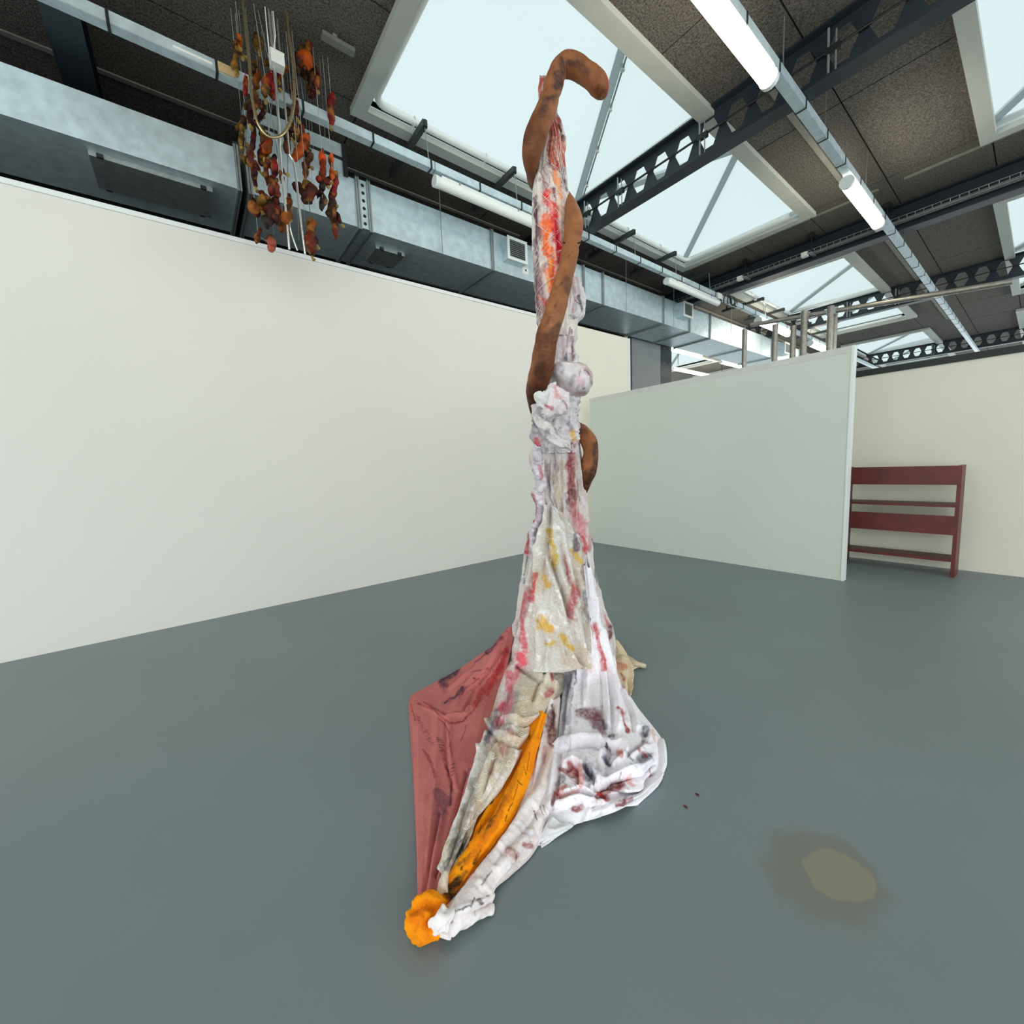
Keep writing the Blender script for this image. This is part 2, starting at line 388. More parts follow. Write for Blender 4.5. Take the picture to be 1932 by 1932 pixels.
# ------------------------------------------------------------------ brackets along the rooflight that carry the lamp trunking
for i, x in enumerate((1.25, 2.62, 3.98, 6.72, 8.08, 9.45, 12.3, 13.7, 15.9, 17.4)):
    lab = ['first', 'second', 'third', 'fourth', 'fifth', 'sixth', 'seventh', 'eighth', 'ninth', 'tenth'][i]
    t = empty('bracket_arm', (x, 5.0, 5.58), label='dark channel bracket over the lamp trunking, %s counting from the camera end' % lab, cat='bracket', group='bracket arms over the lamp trunking')
    MB().box(x-.03, x+.03, 4.78, 5.85, 5.57, 5.585).box(x-.03, x-.022, 4.78, 5.85, 5.585, 5.64).box(x+.022, x+.03, 4.78, 5.85, 5.585, 5.64).build('channel', ARMM, t)
    MB().box(x-.02, x+.02, 5.2, 5.24, 5.6, 5.71).build('fixing_plate', ARMM, t); MB().box(x-.02, x+.02, 5.7, 5.74, 5.6, 5.71).build('fixing_plate', ARMM, t)
    MB().tube([(x, 4.79, 5.56), (x, 4.79, 5.63)], .03, 8).build('end_cap', RUB, t)
    MB().tube([(x, 4.8, 5.6), (x+.02, 4.78, 5.19)], .006, 5).build('suspension_wire', GALVD, t)

# ------------------------------------------------------------------ lamp trunking and lamps
def trunking(Y, x0, x1, z, label, step=.7):
    t = empty('lamp_trunking', (x0, Y, z), label=label, cat='trunking')
    x = x0
    while x < x1-.01:
        e = min(x+3.4, x1)
        MB().box(x+.004, e-.004, Y-.045, Y-.04, z, z+.09).box(x+.004, e-.004, Y+.04, Y+.045, z, z+.09).box(x+.004, e-.004, Y-.04, Y+.04, z+.085, z+.09).box(x+.004, e-.004, Y-.045, Y+.045, z-.004, z+.002).build('trunking_length', GALV, t)
        x = e
    for x in np.arange(x0+.35, min(x1, 20), step): MB().box(x-.01, x+.01, Y-.052, Y+.052, z-.008, z+.095).build('coupling', RUB, t)
    return t
t1 = trunking(4.79, -7.5, 29, 5.10, 'long galvanised lamp trunking beside the big rooflight above the duct')
MB().box(.56, .68, 4.735, 4.745, 5.105, 5.185).build('socket', WOODM, t1)
MB().box(.25, .52, 4.738, 4.745, 5.13, 5.15).build('label_strip', LABELM, t1)
t2 = trunking(1.80, -7.5, 29, 5.10, 'galvanised lamp trunking running under the dark end of the beam')
for x in (4.95, 6.2, 8.0, 10.6): MB().tube([(x, 1.8, 5.19), (x, 1.8, ZC)], .006, 5).build('suspension_wire', GALVD, t2)

def lamp(x0, x1, Y, z, lit, label, r=.062, group=None):
    t = empty('tube_lamp', ((x0+x1)/2, Y, z), label=label, cat='lamp', group=group)
    MB().tube([(x0+.05, Y, z), (x1-.05, Y, z)], r, 14).build('diffuser', LAMPON if lit else LAMPOFF, t)
    for a, b in ((x0, x0+.05), (x1-.05, x1)): MB().tube([(a, Y, z), (b, Y, z)], r*1.08, 14).build('end_cap', WHITEM, t)
    MB().box(x0+.1, x1-.1, Y-.03, Y+.03, z+r*.8, z+r*.8+.03).build('gear_tray', WHITEM, t)
    for x in (x0+.35, x1-.35): MB().box(x-.012, x+.012, Y-.035, Y+.035, z+r*.9, z+.094).build('hanger', GALVD, t)
    return t
lamp(2.70, 4.35, 4.79, 5.0, False, 'unlit white tube lamp left of the sculpture under the trunking')
lamp(7.75, 9.85, 4.79, 5.0, False, 'unlit thin tube lamp right of the sculpture before the plain beam')
lamp(12.0, 14.1, 4.79, 5.0, True, 'lit tube lamp above the grey partition nearer the scaffold pipe', .09)
lamp(15.9, 17.8, 4.79, 5.0, True, 'lit tube lamp furthest along behind the scaffold poles', .09)
lamp(3.0, 4.66, 1.80, 5.0, True, 'lit tube lamp at the top of the room by the big rooflight', .075)
lamp(7.1, 8.8, 1.80, 5.0, True, 'lit tube lamp at the right end of the second trunking', .075)
lamp(-1.2, .45, 1.80, 5.0, True, 'added lit tube lamp unseen behind the camera on the second trunking', .075)  # unseen lamp, added as one more light source
gl = tag(MB().box(1.40, 1.70, 4.43, 4.50, 5.62, 5.66).build('ceiling_batten', mat('dim_plastic', (110, 110, 106), .5)), 'small grey batten fixed to the ceiling above hanging cloth pieces', 'batten')
MB().box(1.5, 1.54, 4.45, 4.5, 5.64, 5.71).build('fixing', GALVD, gl)
cc = empty('cable_coil', (10.3, 4.76, 5.2), label='bunch of black looped cables on the trunking under the plain beam', cat='cable')
rng = random.Random(3)
for i in range(7):
    x = 9.95+i*.11; r0 = rng.uniform(.05, .10)
    MB().tube([(x+.04*math.sin(a)+.01*i, 4.74+.5*r0*math.sin(a*.5+i), 5.13+r0*math.cos(a)*1.2) for a in np.linspace(0, 6.28, 14)], .012, 6).build('cable_loop', CABLEM, cc)
MB().box(9.75, 9.95, 4.735, 4.742, 5.08, 5.2).build('terminal_box', LABELM, cc)
bp = empty('bent_pipe', (12.6, 4.9, 5.2), label='thin white pipe bent down from the second rooflight to the lit lamp', cat='pipe')
MB().tube([(12.2, 4.95, 5.60), (12.35, 4.95, 5.66), (12.7, 4.95, 5.66), (12.85, 4.95, 5.60), (12.88, 4.95, 5.35), (12.82, 4.95, 5.24), (12.6, 4.93, 5.2)], .022, 8).build('pipe_run', WHITEM, bp)
# back hall lamps seen under the duct
for i, (x0, x1, y, lab) in enumerate(((12.3, 14.8, 7.75, 'lit lamp in the back hall just right of the steel column'), (16.2, 18.6, 7.75, 'lit lamp in the back hall touching the partition top'), (15.5, 20, 9.3, 'long thin lit lamp low in the back hall'))):
    t = lamp(x0, x1, y, 5.1, True, lab, .06)
    for x in (x0+.4, x1-.4): MB().tube([(x, y, 5.295), (x, y, ZC)], .01, 5).build('suspension_wire', RUB, t)
trunking(7.75, 11.5, 28, 5.2, 'galvanised trunking over the back hall lamps')

# ------------------------------------------------------------------ ventilation duct
Y0, Y1, Z0, Z1 = 5.60, 6.60, 4.63, 5.21
dk = empty('ventilation_duct', (2, Y0, Z0), label='large galvanised square duct running above the white wall', cat='duct')
def sec(x0, x1, z0=Z0, z1=Z1, y0=Y0):
    MB().box(x0+.012, x1-.012, y0, Y1, z0, z1).build('duct_section', GALV, dk)
def flange(x, z0=Z0, z1=Z1, w=.022, m=GALVD):
    MB().box(x-w, x-.003, Y0-.035, Y1+.03, z0-.03, z1+.03).box(x+.003, x+w, Y0-.035, Y1+.03, z0-.03, z1+.03).build('flange', m, dk)
    for y in (Y0-.03, Y1+.02):
        MB().tube([(x-.03, y, z1+.02), (x+.03, y, z1+.02)], .014, 6).build('flange_bolt', RUB, dk)
sec(-7, -2.2, Z0, 5.05); flange(-2.2, Z0, 5.05); sec(-2.2, .74, Z0, 5.05); flange(.74, Z0, 5.06); flange(.84, Z0, 5.06)
MB().box(.86, 1.90, Y0, Y1, Z0, 5.55).build('duct_section', GALV, dk); MB().box(1.90, 2.02, Y0, Y1, Z0, 5.2).build('duct_section', GALV, dk)
MB().box(1.88, 1.93, Y0-.03, Y1, 5.18, 5.55).build('end_seam', RUB, dk); MB().box(1.0, 1.95, Y0-.02, Y0, 5.36, 5.385).build('seam_angle', RUB, dk)
flange(2.035); flange(2.175)
MB().box(2.05, 2.16, Y0-.012, Y1, Z0, Z1).build('perforated_strip', GALV, dk)
for i in range(6):
    z = Z0+.06+.092*i
    MB().tube([(2.105, Y0-.0135, z), (2.105, Y0-.0115, z)], .021, 12).build('punched_hole', DARKM, dk)
sx = [2.19, 4.12, 6.24, 6.80, 8.92, 10.07, 11.1, 13.1, 15.1, 17.5, 20, 23, 27]
for a, b in zip(sx, sx[1:]): sec(a, b)
for x in sx[1:-1]: flange(x)
for x0, x1 in ((2.24, 4.08), (4.16, 6.2), (6.84, 8.88)):
    MB().box(x0, x1, Y1-.02, Y1+.01, Z0-.02, Z0).build('seam_angle', RUB, dk)
def vent(x0, x1, z0, z1, prj):
    v = empty('outlet_box', (0, 0, 0)); v.parent = dk; v.location = tuple(np.array((x0, Y0, z0))-np.array(dk.location))
    y = Y0-prj
    MB().box(x0, x1, y+.012, Y0, z0, z1).build('collar', GALV, v)
    f = .035
    MB().box(x0-.01, x1+.01, y, y+.012, z0-.01, z0+f).box(x0-.01, x1+.01, y, y+.012, z1-f, z1+.01).box(x0-.01, x0+f, y, y+.012, z0+f, z1-f).box(x1-f, x1+.01, y, y+.012, z0+f, z1-f).build('grille_frame', WHITEM, v)
    MB().box(x0+f, x1-f, y+.010, y+.0125, z0+f, z1-f).build('dark_back', DARKM, v)
    n = 9
    for i in range(n):
        z = z0+f+(z1-z0-2*f)*(i+.5)/n
        MB().add([(x0+f, y, z-.008), (x1-f, y, z-.008), (x1-f, y+.01, z+.006), (x0+f, y+.01, z+.006), (x0+f, y+.002, z-.011), (x1-f, y+.002, z-.011)], [(0, 1, 2, 3), (4, 5, 1, 0), (3, 2, 5, 4)]).build('slat', GALVD, v)
vent(4.33, 4.72, 4.80, 5.13, .16); vent(9.46, 9.86, 4.84, 5.16, .22); vent(15.6, 16.1, 4.8, 5.14, .22)
MB().box(4.74, 4.87, Y0-.006, Y0, 4.72, 4.83).build('paper_label', LABELM, dk); MB().box(4.80, 4.83, Y0-.008, Y0-.006, 4.77, 4.80).build('label_mark', DARKM, dk)
for (x0, x1, y0, y1) in ((2.34, 2.76, 5.88, 6.31), (-.45, .50, 5.72, 6.28)):
    h = MB().box(x0, x1, y0, y1, Z0-.05, Z0).build('access_hatch', GALVD, dk)
    for x in (x0+.08, x1-.08):
        for y in (y0-.01, y1+.005): MB().box(x-.025, x+.025, y-.012, y+.012, Z0-.055, Z0-.02).build('latch', RUB, h)
for x in (3.2, 5.2, 7.5, 9.3, 12.2, 14.2):
    MB().tube([(x, Y0-.05, Z0-.02), (x, Y0-.05, ZC)], .006, 5).build('hanger_rod', GALVD, dk)

# ------------------------------------------------------------------ scaffold poles behind the partition, and the red shelving
def pole(x, y, z, r, lab):
    t = empty('scaffold_pole', (x, y, 0), label=lab, cat='pole')
    MB().tube([(x, y, 0), (x, y, z)], r, 10).build('tube', POLEM, t); MB().tube([(x, y, 0), (x, y, .012)], r*1.5, 10).build('base_plate', GALVD, t)
    return t
pole(9.0, 3.83, 4.02, .045, 'upright pole furthest left, standing before the bright duct')
pole(9.0, 3.28, 3.96, .05, 'upright pole left of the pair under the lit lamp')
pole(9.0, 2.98, 3.85, .05, 'shorter upright pole right of the pair under the lit lamp')
pole(9.0, 2.81, 4.06, .055, 'upright pole that carries the horizontal scaffold pipe').children[0].data.materials[0] = ARMM
pole(9.0, 2.42, 4.02, .05, 'upright pole left of the two close ones near partition end')
pole(9.25, 2.43, 4.05, .05, 'upright pole right behind the close one near partition end').children[0].data.materials[0] = ARMM
hp = empty('scaffold_pipe', (9.06, 2.9, 4.0), label='horizontal scaffold pipe with clamps over the partition end', cat='pipe')
MB().tube([(9.08, 3.75, 4.10), (9.08, .4, 3.72)], .04, 10).build('tube', POLEM, hp)
for y, z in ((2.81, 4.0), (2.42, 3.94)): MB().box(8.98, 9.12, y-.06, y+.06, z-.06, z+.05).build('clamp', GALVD, hp)
rs = empty('shelving', (7.0, 1.2, 0), label='dark red wooden shelf unit half hidden behind the partition end', cat='shelf')
for y in (1.60, .55): MB().box(6.85, 7.2, y, y+.035, 0, 1.3).build('upright', REDW, rs)
for z in (.18, .52, .82, 1.1): MB().box(6.86, 7.19, .585, 1.60, z, z+.03).build('shelf', REDW, rs)
MB().box(6.84, 6.86, .55, 1.635, .5, .72).build('front_board', REDW, rs); MB().box(6.84, 6.86, .55, 1.635, 1.08, 1.3).build('front_board', REDW, rs)

# ------------------------------------------------------------------ painted cloth: meshes whose vertices carry the paint
CLOTH = mat('painted_cloth', (220, 215, 212), .85, vcol=True, noise=(70, .07), bump=(160, .25))
LACE = mat('painted_lace', (220, 215, 205), .85, vcol=True, noise=(95, .12, 2), bump=(75, .4))
FELT = mat('painted_felt', (235, 140, 20), .95, vcol=True, noise=(60, .08), bump=(200, .5))
SKIN = mat('stained_nylon', (150, 90, 50), .6, vcol=True, noise=(18, .16, 5), bump=(60, .25))
FOIL = mat('painted_plastic', (215, 205, 205), .28, vcol=True, noise=(40, .08), bump=(30, .5))

def catmull(P, t):
    """P (n, ...) sampled at t in 0..n-1"""
    P = np.asarray(P, float); n = len(P); i = np.clip(np.floor(t).astype(int), 0, n-2); f = t-i
    g = lambda k: P[np.clip(k, 0, n-1)]
    sh = (-1,)+(1,)*(P.ndim-1); f = f.reshape(sh)
    p0, p1, p2, p3 = g(i-1), g(i), g(i+1), g(i+2)
    p0 = np.where((i == 0).reshape(sh), 2*p1-p2, p0); p3 = np.where((i == n-2).reshape(sh), 2*p2-p1, p3)
    return .5*(2*p1+(p2-p0)*f+(2*p0-5*p1+4*p2-p3)*f**2+(3*p1-p0-3*p2+p3)*f**3)
def pdist(x, y, pts):
    pts = np.asarray(pts, float)
    if len(pts) == 1: return np.hypot(x-pts[0, 0], y-pts[0, 1])
    d = np.full(len(x), 1e9)
    for a, b in zip(pts, pts[1:]):
        v = b-a; L2 = v@v+1e-9; t = np.clip(((x-a[0])*v[0]+(y-a[1])*v[1])/L2, 0, 1)
        d = np.minimum(d, np.hypot(x-a[0]-t*v[0], y-a[1]-t*v[1]))
    return d
def paint(V, col, strokes, seed=0):
    x, y, _ = proj(V); Q = np.stack([x, y, np.zeros(len(x))], 1)
    for k, s in enumerate(strokes):
        pts, w, c = s[0], s[1], s[2]; al = s[3] if len(s) > 3 else .9
        w = w*(1.38 if w > 2.2 else 1.1); p = np.asarray(pts); m = (x > p[:, 0].min()-3*w) & (x < p[:, 0].max()+3*w) & (y > p[:, 1].min()-3*w) & (y < p[:, 1].max()+3*w)
        if not m.any(): continue
        q = Q[m]; f = 1/(1.6*w+5); g = w*.55+.8
        wx = q[:, 0]+g*fbm(q*f+k*7.3, seed, 3)*1.5; wy = q[:, 1]+g*fbm(q*f+k*5.1+50, seed+3, 3)*1.5   # the edge of a stroke wanders
        d = pdist(wx, wy, pts); ww = w*(1+.45*vnoise(q*f*.7+k, seed+5))
        a = np.clip((ww-d)/(ww*.45+.4), 0, 1)
        h = np.clip((1.9*w-d)/(1.5*w), 0, 1)*np.clip(.1+1.2*fbm(q*.16+k*2, seed+8, 3), 0, 1)*.75    # thin smear round it
        a = np.maximum(a*np.clip(.86+.5*fbm(q*.24+k, seed+9, 3), .3, 1), h)*al
        col[m] = col[m]*(1-a[:, None])+lin(c)*a[:, None]
    return col
def streaks(n, x0, x1, y0, y1, dx, dy, cols, seed, w=(.7, 1.8), al=.6):
    r = random.Random(seed); out = []
    for i in range(n):
        x = r.uniform(x0, x1); y = r.uniform(y0, y1); l = r.uniform(.4, 1.3)
        out.append(([(x, y), (x+dx*l*.5+r.uniform(-2, 2), y+dy*l*.5), (x+dx*l+r.uniform(-3, 3), y+dy*l)], r.uniform(*w), r.choice(cols), r.uniform(.4, 1)*al))
    return out
def wash(V, col, c, scale, thr, al, seed):
    a = np.clip((fbm(V*scale, seed, 4)-thr)/.25, 0, 1)*al
    return col*(1-a[:, None])+lin(c)*a[:, None]
def grid_obj(name, G, col, m, parent, closed=False, thick=0, cap=False):
    nv, nu = G.shape[:2]; V = G.reshape(-1, 3)
    off = np.zeros(3); q = parent
    while q is not None: off = off+np.array(q.location); q = q.parent
    a = np.arange(nv*nu).reshape(nv, nu)
    if closed: a = np.concatenate([a, a[:, :1]], 1)
    Fc = np.stack([a[:-1, :-1], a[:-1, 1:], a[1:, 1:], a[1:, :-1]], -1).reshape(-1, 4).tolist()
    if cap: Fc += [a[0, :nu].tolist(), a[-1, :nu][::-1].tolist()]
    me = bpy.data.meshes.new(name); me.from_pydata((V-off).tolist(), [], Fc)
    me.polygons.foreach_set('use_smooth', [True]*len(me.polygons))
    at = me.attributes.new('Col', 'FLOAT_COLOR', 'POINT')
    at.data.foreach_set('color', np.concatenate([np.clip(col, 0, 1), np.ones((len(V), 1))], 1).ravel().astype(np.float32))
    me.materials.append(m); me.update()
    o = bpy.data.objects.new(name, me); COL.objects.link(o); o.parent = parent
    if thick:
        md = o.modifiers.new('thickness', 'SOLIDIFY'); md.thickness = thick; md.offset = 0
    return o
def normals(G, closed=False):
    du = np.gradient(G, axis=1); dv = np.gradient(G, axis=0)
    if closed: du = (np.roll(G, -1, 1)-np.roll(G, 1, 1))/2
    n = np.cross(du, dv); n /= np.linalg.norm(n, axis=2, keepdims=True)+1e-9
    return n
def ctl(p):
    if len(p) == 4: return fac(p[0], p[1], p[3])
    return onz(p[0], p[1], p[2])
def fold(pts, a, w, side=1, depth=1.):
    """a ridge with a valley tucked against it"""
    p = np.array(pts, float); t = np.gradient(p, axis=0); t /= np.linalg.norm(t, axis=1, keepdims=True); n = np.stack([-t[:, 1], t[:, 0]], 1)*side
    return [(p, a, w), (p+n*w*1.5, -a*depth, w*.75)]
def patch(name, rows, nu, nv, base, m, parent, folds=(), creases=(), rough=(), strokes=(), washes=(), edge=0., seed=0, thick=.004, lift=None, minz=.004):
    """cloth between rows of control points; folds=(count, amplitude, drift) run along the rows' direction; creases=(px polyline, metres, px width)"""
    P = np.array([[ctl(p) for p in r] for r in rows])
    G = catmull(P, np.linspace(0, len(rows)-1, nv)); G = catmull(np.swapaxes(G, 0, 1), np.linspace(0, P.shape[1]-1, nu)); G = np.swapaxes(G, 0, 1)
    N = normals(G)
    if (N.reshape(-1, 3) @ (EYE-G.reshape(-1, 3).mean(0))).mean() < 0: N = -N
    U = np.linspace(0, 1, nu)[None, :]; W = np.linspace(0, 1, nv)[:, None]
    X = G.reshape(-1, 3); D = np.zeros((nv, nu)); pad = np.minimum(1, np.minimum(U, 1-U)*8)
    wob = fbm(np.stack(np.broadcast_arrays(U*2+0*W, W*2.2+0*U, 0*U+0*W+seed), -1).reshape(-1, 3), seed, 2).reshape(nv, nu)
    for n, a, dr in folds:
        q = np.stack(np.broadcast_arrays((U+.08*wob)*n*1.6+dr*1.5*W, W*1.3+0*U, 0*U+0*W+seed*1.7+n), -1).reshape(-1, 3)
        s = 1-np.abs(vnoise(q, seed+int(n*3)))*2.0; D = D+a*1.3*np.clip(s, -.3, 1).reshape(nv, nu)*pad-a*.4
    x, y, _ = proj(X); x = x.reshape(nv, nu); y = y.reshape(nv, nu)
    for pts, a, w in creases:
        d = pdist(x.ravel(), y.ravel(), pts).reshape(nv, nu); D = D+a*np.exp(-(d/w)**2)
    for sc, a in rough:
        r = fbm(X*sc, seed+3, 3).reshape(nv, nu); D = D+a*(1-2*np.abs(r))*pad
    G = G+N*D[..., None]; G[..., 2] = np.maximum(G[..., 2], minz)
    V = G.reshape(-1, 3); col = np.tile(lin(base), (len(V), 1))
    for k, (c, sc, th, al) in enumerate(washes): col = wash(V, col, c, sc, th, al, seed+k*11)
    col = paint(V, col, strokes, seed)
    return grid_obj(name, G, col, m, parent, thick=thick)
def tube_px(name, rows, nu, nv, base, m, parent, ratio=.75, folds=(), rough=(), strokes=(), washes=(), seed=0, back=0., creases=()):
    """a closed wrap round the upright axis; rows=(y, left x, right x[, offset])"""
    rows = np.array([tuple(r)+(0.,)*(4-len(r)) for r in rows], float); t = np.linspace(0, len(rows)-1, nv); rr = catmull(rows, t)
    th = np.linspace(0, 2*math.pi, nu, endpoint=False); G = np.zeros((nv, nu, 3)); zz = np.zeros(nv)
    for i, (y, a, b, of) in enumerate(rr):
        c = fac((a+b)/2, y, of+back); dep = proj(c[None])[2][0]; r = (b-a)/2*dep/F
        G[i] = c+r*np.cos(th)[:, None]*TR-r*ratio*np.sin(th)[:, None]*NF
    N = normals(G, True); C = G.mean(1, keepdims=True)
    if (N*(G-C)).sum() < 0: N = -N
    X = G.reshape(-1, 3); D = np.zeros((nv, nu)); TH = th[None, :]; W = np.linspace(0, 1, nv)[:, None]
    wob = fbm(np.stack(np.broadcast_arrays(np.cos(TH)*1.2+0*W, np.sin(TH)*1.2+0*W, W*5+0*TH), -1).reshape(-1, 3), seed, 2).reshape(nv, nu)
    for n, a, dr in folds:
        s = np.sin(n*TH+dr*6.28*W+2.2*wob); D = D+a*((1-np.abs(s))**1.3-.4)
    for sc, a in rough: D = D+a*(.7-2*np.abs(fbm(X*np.array(sc), seed+3, 3).reshape(nv, nu)))
    x, y, _ = proj(X)
    for pts, a, w in creases: D = D+(a*np.exp(-(pdist(x, y, pts)/w)**2)).reshape(nv, nu)*(np.sin(TH) > -.1)
    G = G+N*D[..., None]; G[..., 2] = np.maximum(G[..., 2], .004)
    V = G.reshape(-1, 3); col = np.tile(lin(base), (len(V), 1))
    for k, (c, sc, th_, al) in enumerate(washes): col = wash(V, col, c, sc, th_, al, seed+k*11)
    col = paint(V, col, strokes, seed)
    return grid_obj(name, G, col, m, parent, closed=True, cap=True)
def limb_px(name, path, base, m, parent, n=26, per=14, strokes=(), washes=(), seed=0, lump=.10, creases=(), twist=0):
    """a stuffed limb along pixel points (x, y, radius px, offset m)"""
    A = np.array(path, float); C = np.array([fac(a[0], a[1], a[3]) for a in A]); dep = proj(C)[2]; r = A[:, 2]*dep/F
    t = np.linspace(0, len(A)-1, (len(A)-1)*per+1); C = catmull(C, t); r = np.maximum(catmull(r, t), .004)
    T = np.gradient(C, axis=0); T /= np.linalg.norm(T, axis=1, keepdims=True)
    s1 = np.cross(T, NF); s1 /= np.linalg.norm(s1, axis=1, keepdims=True); s2 = np.cross(T, s1)
    th = np.linspace(0, 2*math.pi, n, endpoint=False)
    dirs = np.cos(th)[None, :, None]*s1[:, None]+np.sin(th)[None, :, None]*s2[:, None]
    G = C[:, None]+r[:, None, None]*dirs
    k = (1+lump*fbm(G.reshape(-1, 3)*7, seed, 3)+.03*fbm(G.reshape(-1, 3)*26, seed+1, 2)).reshape(len(t), n)
    if twist: k = k+twist*(1-2*np.abs(np.sin(2*th[None, :]+1.3*t[:, None])))
    for pos, wd_, a in creases: k = k-a*np.exp(-((t-pos)/wd_)**2)[:, None]
    G = C[:, None]+(r[:, None]*k)[..., None]*dirs
    V = G.reshape(-1, 3); col = np.tile(lin(base), (len(V), 1))
    for q, (c, sc, th_, al) in enumerate(washes): col = wash(V, col, c, sc, th_, al, seed+q*11)
    col = paint(V, col, strokes, seed)
    return grid_obj(name, G, col, m, parent, closed=True, cap=True)

WHT = (226, 222, 226); RED = (150, 30, 36); DRED = (104, 24, 34); INK = (38, 38, 62); YEL = (214, 166, 32); PNK = (206, 96, 112)
SC = empty('fabric_sculpture', tuple(BASE), label='tall column of painted cloth wound with a brown stuffed limb, trailing over the floor', cat='sculpture')

# --- upper core: bundle bound with string
core_st = [([(1050, 225), (1040, 265), (1058, 312)], 9, (166, 46, 22)), ([(1053, 238), (1066, 300)], 5, (196, 70, 32)), ([(1045, 262), (1050, 300)], 3, (228, 190, 170), .7),
    ([(1056, 236), (1063, 264)], 3, (34, 30, 40)), ([(1061, 322), (1068, 358)], 4, (58, 34, 48)), ([(1046, 325), (1060, 372)], 4, (240, 128, 22)), ([(1043, 355), (1046, 372)], 3, (120, 60, 60)),
    ([(1033, 366), (1040, 402), (1050, 440), (1058, 476)], 9, (222, 22, 22), 1), ([(1046, 520), (1036, 596)], 4, (214, 40, 40)), ([(1046, 415), (1055, 492)], 6.5, (204, 18, 50), 1), ([(1030, 410), (1033, 452), (1040, 500), (1043, 542)], 7, (250, 104, 6), 1),
    ([(1041, 488), (1037, 548)], 4, (248, 164, 58)), ([(1048, 492), (1040, 560)], 5, (224, 70, 44)), ([(1012, 372), (1010, 480), (1015, 560)], 4, (92, 44, 64)), ([(1018, 430), (1023, 456)], 4, (96, 56, 56)),
    ([(1016, 520), (1023, 605)], 7, (152, 104, 116)), ([(1031, 566), (1037, 592)], 6, (200, 28, 38)), ([(1018, 322), (1034, 352)], 2, (120, 60, 80)), ([(1024, 340), (1033, 365)], 2, (150, 90, 100)),
    ([(1055, 380), (1062, 420)], 4, (238, 190, 150), .7), ([(1020, 152), (1018, 180)], 4, (190, 60, 40))]
core_st = streaks(40, 1012, 1066, 300, 380, 10, 34, [(120, 70, 90), (240, 232, 222), (90, 50, 66)], 2, al=.8)+core_st+streaks(26, 1028, 1060, 228, 300, 9, 30, [(190, 60, 30), (120, 24, 20), (236, 206, 190), (60, 30, 34), (214, 90, 40)], 1, al=.95)+streaks(26, 1010, 1060, 380, 560, 12, 16, [(244, 226, 208), (110, 60, 80), (250, 180, 110), (150, 40, 50)], 3, al=.7)+streaks(24, 1009, 1020, 380, 600, 2, 40, [(110, 50, 70), (80, 36, 54)], 4, w=(1, 2.4), al=.8)
core_rows = [(148, 1019, 1042), (185, 1018, 1046), (215, 1026, 1050), (236, 1025, 1058), (271, 1022, 1065), (297, 1017, 1063), (330, 1012, 1067), (363, 1008, 1070), (406, 1007, 1074), (471, 1007, 1076), (502, 1008, 1080), (545, 1011, 1085), (600, 1015, 1085), (640, 1018, 1084)]
tube_px('bound_core', core_rows, 110, 420, (222, 212, 204), FOIL, SC, .8, folds=((7, .010, .5), (12, .006, -.4)), rough=(((14, 14, 6), .012),), strokes=core_st, washes=(((160, 110, 120), 9, .1, .55), ((120, 60, 70), 16, .3, .6)), seed=3)
def core_at(z, th, k=1.05):
    ys = [r[0] for r in core_rows]
    y = 876-(z-1.5)*258                                   # close enough: rows are refined by the real height below
    for _ in range(4):
        a, b = np.interp(y, ys, [r[1] for r in core_rows]), np.interp(y, ys, [r[2] for r in core_rows]); c = fac((a+b)/2, y); y -= (z-c[2])*270
    dep = proj(c[None])[2][0]; r = (b-a)/2*dep/F*k+.004
    return c+r*math.cos(th)*TR-r*.8*math.sin(th)*NF
zt, zb_ = fac(1040, 330)[2], fac(1040, 610)[2]
rng = random.Random(11)
for i in range(30):
    z0 = zb_+(zt-zb_)*rng.random(); th0 = rng.uniform(0, 6.28); sl = rng.choice((-1, 1))*rng.uniform(.03, .16); ln = rng.uniform(2.2, 5.5)
    p = [core_at(min(max(z0+sl*s, zb_), zt+.3), th0+s) for s in np.linspace(0, ln, 22)]
    MB().tube(p, .0013, 4, False).build('binding_string', mat('white_string', (236, 228, 220), .6), SC)
for i in range(3):
    z0 = zt-.1+i*.03; p = [core_at(z0+s, .6+i*.2+s*1.6) for s in np.linspace(0, .34, 12)]
    MB().tube(p, .002, 4, False).build('binding_string', MATS['white_string'], SC)
MB().tube([fac(1041, 150), BASE+np.array([0, 0, .01])], .03, 8).build('inner_pole', POLEM, SC)

# --- white plastic and cloth beside and below the core
up_st = [([(1090, 560), (1098, 588)], 2.5, INK), ([(1086, 566), (1096, 575)], 2, INK), ([(1083, 600), (1080, 640), (1078, 682)], 2, (112, 34, 46)), ([(1078, 690), (1077, 716)], 3, YEL), ([(1066, 682), (1060, 702)], 6, (150, 142, 142), .7),
    ([(1075, 600), (1074, 640)], 4, (150, 110, 118), .7), ([(1083, 668), (1080, 680)], 2, (50, 28, 40)), ([(1050, 690), (1046, 705)], 5, (130, 122, 110), .7), ([(1067, 672), (1064, 684)], 2.5, INK), ([(1084, 560), (1080, 590)], 2, (180, 120, 120))]
tube_px('plastic_wrap', [(528, 1048, 1088), (556, 1040, 1098), (580, 1036, 1100), (597, 1034, 1099), (612, 1030, 1088), (650, 1028, 1085), (682, 1026, 1087), (720, 1024, 1090), (760, 1020, 1088)], 110, 180, (214, 206, 206), FOIL, SC, .7,
    folds=((5, .014, .3), (9, .008, -.3)), rough=(((12, 12, 7), .022),), strokes=up_st, washes=(((186, 160, 166), 9, .05, .6), ((110, 96, 104), 22, .38, .6)), seed=8)
